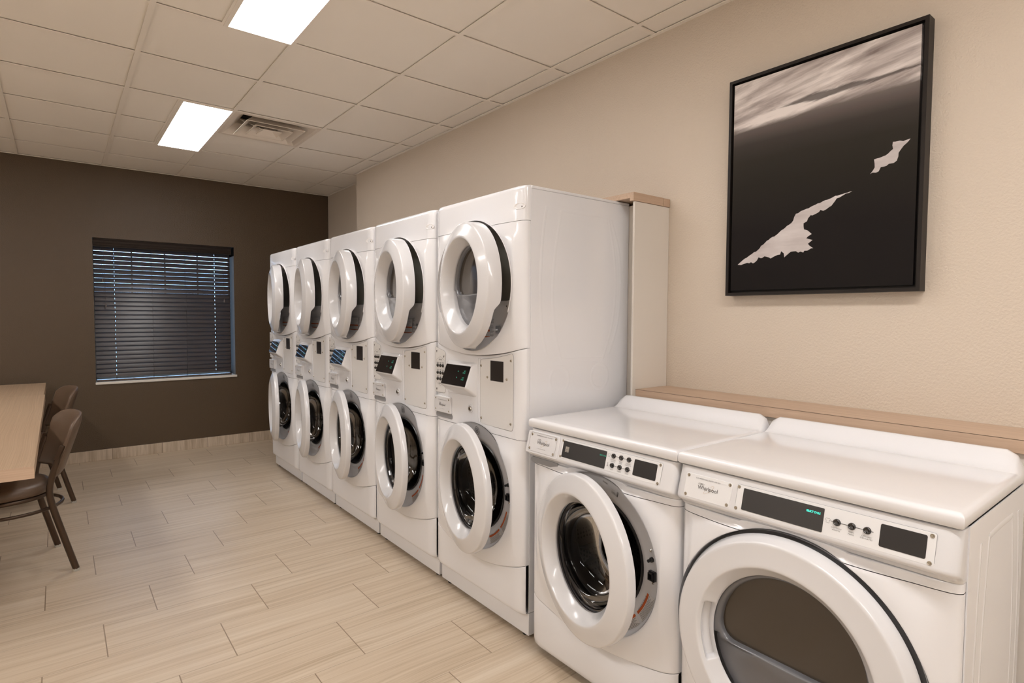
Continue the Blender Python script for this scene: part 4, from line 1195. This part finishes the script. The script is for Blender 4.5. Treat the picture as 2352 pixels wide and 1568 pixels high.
for i, b_ in enumerate(bays):
    bm = bm_new(); T = F((0, 0, 0), (1, 0, 0), (0, 0, 1))
    vs = [bm.verts.new(T @ Vector((x, y, .0006))) for x, y in blob(b_, 5+i)]
    es = [bm.edges.new((vs[k], vs[(k+1) % len(vs)])) for k in range(len(vs))]
    bmesh.ops.triangle_fill(bm, use_beauty=True, edges=es)
    done('printed_bay', bm, M_ARTW, cn, scale=False)
    bpy.data.objects[-1] if False else None

# ------------------------------------------------------------------ tables and chairs
def table(name_label, x0, x1, y0, y1):
    cx, cy = (x0+x1)/2, (y0+y1)/2
    t = thing('dining_table', name_label, 'table', (cx, cy, 0))
    hw, hl = (x1-x0)/2, (y1-y0)/2
    bm = bm_new(); box(bm, -hw, hw, -hl, hl, .712, .760); done('tabletop', bm, M_LAMT, t, scale=False, bevel=.0012)
    bm = bm_new(); box(bm, -hw, hw, -hl-.0012, -hl, .712, .7595); done('edge_band', bm, M_LAMX, t, scale=False)
    for sy in (-1, 1):
        py = sy*(hl-.30) if hl > .6 else 0
        bm = bm_new(); lathe(bm, Matrix.Translation((-.15, py, 0)), [(0, .712), (.16, .712), (.16, .704), (.04, .700), (.038, .05), (.06, .035), (.20, .014), (.205, 0), (0, 0)], 28)
        done('pedestal', bm, M_BRONZE, t, scale=False)
        if hl <= .6: break
    return t
table('long wood-laminate dining table reaching into view at the left edge', -1.02, -.088, 2.925, 5.478)
table('far wood-laminate dining table butted against the end of the long one, by the brown wall', -1.02, -.094, 5.482, 6.40)

def make_chair(label, loc, rot):
    t = thing('dining_chair', label, 'chair', loc, rot, 'brown dining chairs at the table')
    def legpath(sx): return catmull([(sx*.232, -.262, .012), (sx*.222, -.214, .20), (sx*.206, -.176, .36), (sx*.202, -.166, .45), (sx*.206, -.190, .56), (sx*.212, -.222, .66)], 5)
    for sx in (-1, 1):
        bm = bm_new(); tube(bm, legpath(sx), .0155, 8, up=(1, 0, 0)); done('rear_leg', bm, M_BRONZE, t, scale=False, ang=50)
        bm = bm_new(); lathe(bm, Matrix.Translation((sx*.232, -.262, 0)), [(0, 0), (.016, 0), (.017, .008), (.014, .016), (0, .016)], 12); done('glide', bm, M_GLIDE, t, scale=False)
        bm = bm_new(); tube(bm, catmull([(sx*.215, .235, .012), (sx*.20, .200, .22), (sx*.185, .165, .43)], 4), .0145, 8, up=(1, 0, 0)); done('front_leg', bm, M_BRONZE, t, scale=False, ang=50)
        bm = bm_new(); lathe(bm, Matrix.Translation((sx*.215, .235, 0)), [(0, 0), (.016, 0), (.017, .008), (.014, .016), (0, .016)], 12); done('glide', bm, M_GLIDE, t, scale=False)
    def seat_ring(s, z, n=40):
        o = []
        for i in range(n):
            a = 2*PI*i/n; x = .222*math.copysign(abs(math.cos(a))**.82, math.cos(a)); y = .215*math.copysign(abs(math.sin(a))**.82, math.sin(a))
            o.append(Vector((x*s, (y+.01)*s, z)))
        return o
    bm = bm_new(); R_ = [[bm.verts.new(v) for v in seat_ring(s, z)] for s, z in ((.93, .424), (.985, .430), (1.0, .445), (.985, .462), (.94, .474), (.84, .482), (.6, .488), (.3, .490))]
    for k in range(len(R_)-1):
        for i in range(40): bm.faces.new((R_[k][i], R_[k][(i+1) % 40], R_[k+1][(i+1) % 40], R_[k+1][i]))
    bm.faces.new(R_[-1]); bm.faces.new(list(reversed(R_[0]))); done('seat', bm, M_VINYL, t, scale=False, ang=70)
    bm = bm_new(); tube(bm, seat_ring(.93, .413), .011, 8, closed=True); done('seat_frame', bm, M_BRONZE, t, scale=False, ang=60)
    bm = bm_new(); tube(bm, [Vector((.222*math.cos(2*PI*i/36), -.015+.235*math.sin(2*PI*i/36), .345)) for i in range(36)], .009, 8, closed=True); done('ring_stretcher', bm, M_BRONZE, t, scale=False, ang=60)
    # wrapped upholstered back
    bm = bm_new(); nu, nv = 36, 22
    def P(u, v, off):
        z0, z1 = .515+.0*abs(u), .818-.045*abs(u)**6-.006*u*u
        z = z0+(z1-z0)*v; yc = -.176-.112*((z-.50)/.35)-.058*(1-u*u)
        x = u*(.208+.022*math.sin(v*PI*.55))
        n_ = Vector((u*.55, -1, -.25)).normalized()
        e = min(1, .35+.65*math.sqrt(min(1, (1-abs(u))/.12)), .30+.70*math.sqrt(min(1, (1-v)/.12)), .5+.5*min(1, v/.06))
        return Vector((x, yc, z))+n_*off*e
    fr = [[bm.verts.new(P(-1+2*i/nu, j/nv, -.017)) for i in range(nu+1)] for j in range(nv+1)]
    bk = [[bm.verts.new(P(-1+2*i/nu, j/nv, .017)) for i in range(nu+1)] for j in range(nv+1)]
    for G in (fr, bk):
        for j in range(nv):
            for i in range(nu): bm.faces.new((G[j][i], G[j][i+1], G[j+1][i+1], G[j+1][i]))
    rim = lambda G: G[0]+[r[-1] for r in G[1:]]+list(reversed(G[-1][:-1]))+[r[0] for r in reversed(G[1:-1])]
    A, B = rim(fr), rim(bk)
    for i in range(len(A)): bm.faces.new((A[i], A[(i+1) % len(A)], B[(i+1) % len(B)], B[i]))
    pp = [v.co.copy() for v in B]
    br = done('backrest', bm, M_VINYL, t, scale=False, ang=75)
    bm = bm_new(); tube(bm, pp, .0026, 6, closed=True); done('piping', bm, M_VINYL, br, scale=False, ang=80)
    bm = bm_new()
    for sx in (-1, 1): tube(bm, catmull([(sx*.212, -.200, .60), (sx*.218, -.214, .64), (sx*.223, -.226, .675)], 4), [.0165]*8+[.013], 4, up=(1, 0, 0), flat=.7)
    done('back_bracket', bm, M_BRONZE, t, scale=False)
    return t
c1 = make_chair('brown dining chair nearest the viewer, drawn up to the near end of the long table', (-.253, 3.956, 0), math.radians(99.5))
c2 = dup(c1); c2.location = (-.240, 5.333, 0); c2.rotation_euler.z = math.radians(100); c2['label'] = 'brown dining chair farther back, by the brown wall, mostly hidden behind the nearer chair'

# ------------------------------------------------------------------ world, camera, view
wd = bpy.data.worlds.new('outside'); sc.world = wd; wd.use_nodes = True
bg = wd.node_tree.nodes['Background']; bg.inputs[0].default_value = (.42, .66, 1, 1); bg.inputs[1].default_value = 4.5
f, yaw, pit, rol = 1312.666, 0.6712598566, -0.0458066461, 0.00473783596
fwd = Vector((math.sin(yaw)*math.cos(pit), math.cos(yaw)*math.cos(pit), math.sin(pit)))
rt = Vector((math.cos(yaw), -math.sin(yaw), 0)); up = rt.cross(fwd)
rt, up = rt*math.cos(rol)+up*math.sin(rol), up*math.cos(rol)-rt*math.sin(rol)
cam = bpy.data.cameras.new('camera'); co = bpy.data.objects.new('camera', cam); COL.objects.link(co)
co.matrix_world = Matrix(((rt.x, up.x, -fwd.x, 0), (rt.y, up.y, -fwd.y, 0), (rt.z, up.z, -fwd.z, 1.36541), (0, 0, 0, 1)))
cam.sensor_width = 36; cam.lens = 36*f/2352; cam.clip_start = .05
sc.camera = co
sc.view_settings.view_transform = 'Standard'; sc.view_settings.look = 'None'; sc.view_settings.gamma = 1
sc.view_settings.exposure = 0.36
sc.view_settings.use_curve_mapping = False
sc.cycles.max_bounces = 6
sc.cycles.diffuse_bounces = 4
sc.cycles.glossy_bounces = 3
sc.cycles.use_adaptive_sampling = True
sc.cycles.adaptive_threshold = 0.06
sc.cycles.use_denoising = True
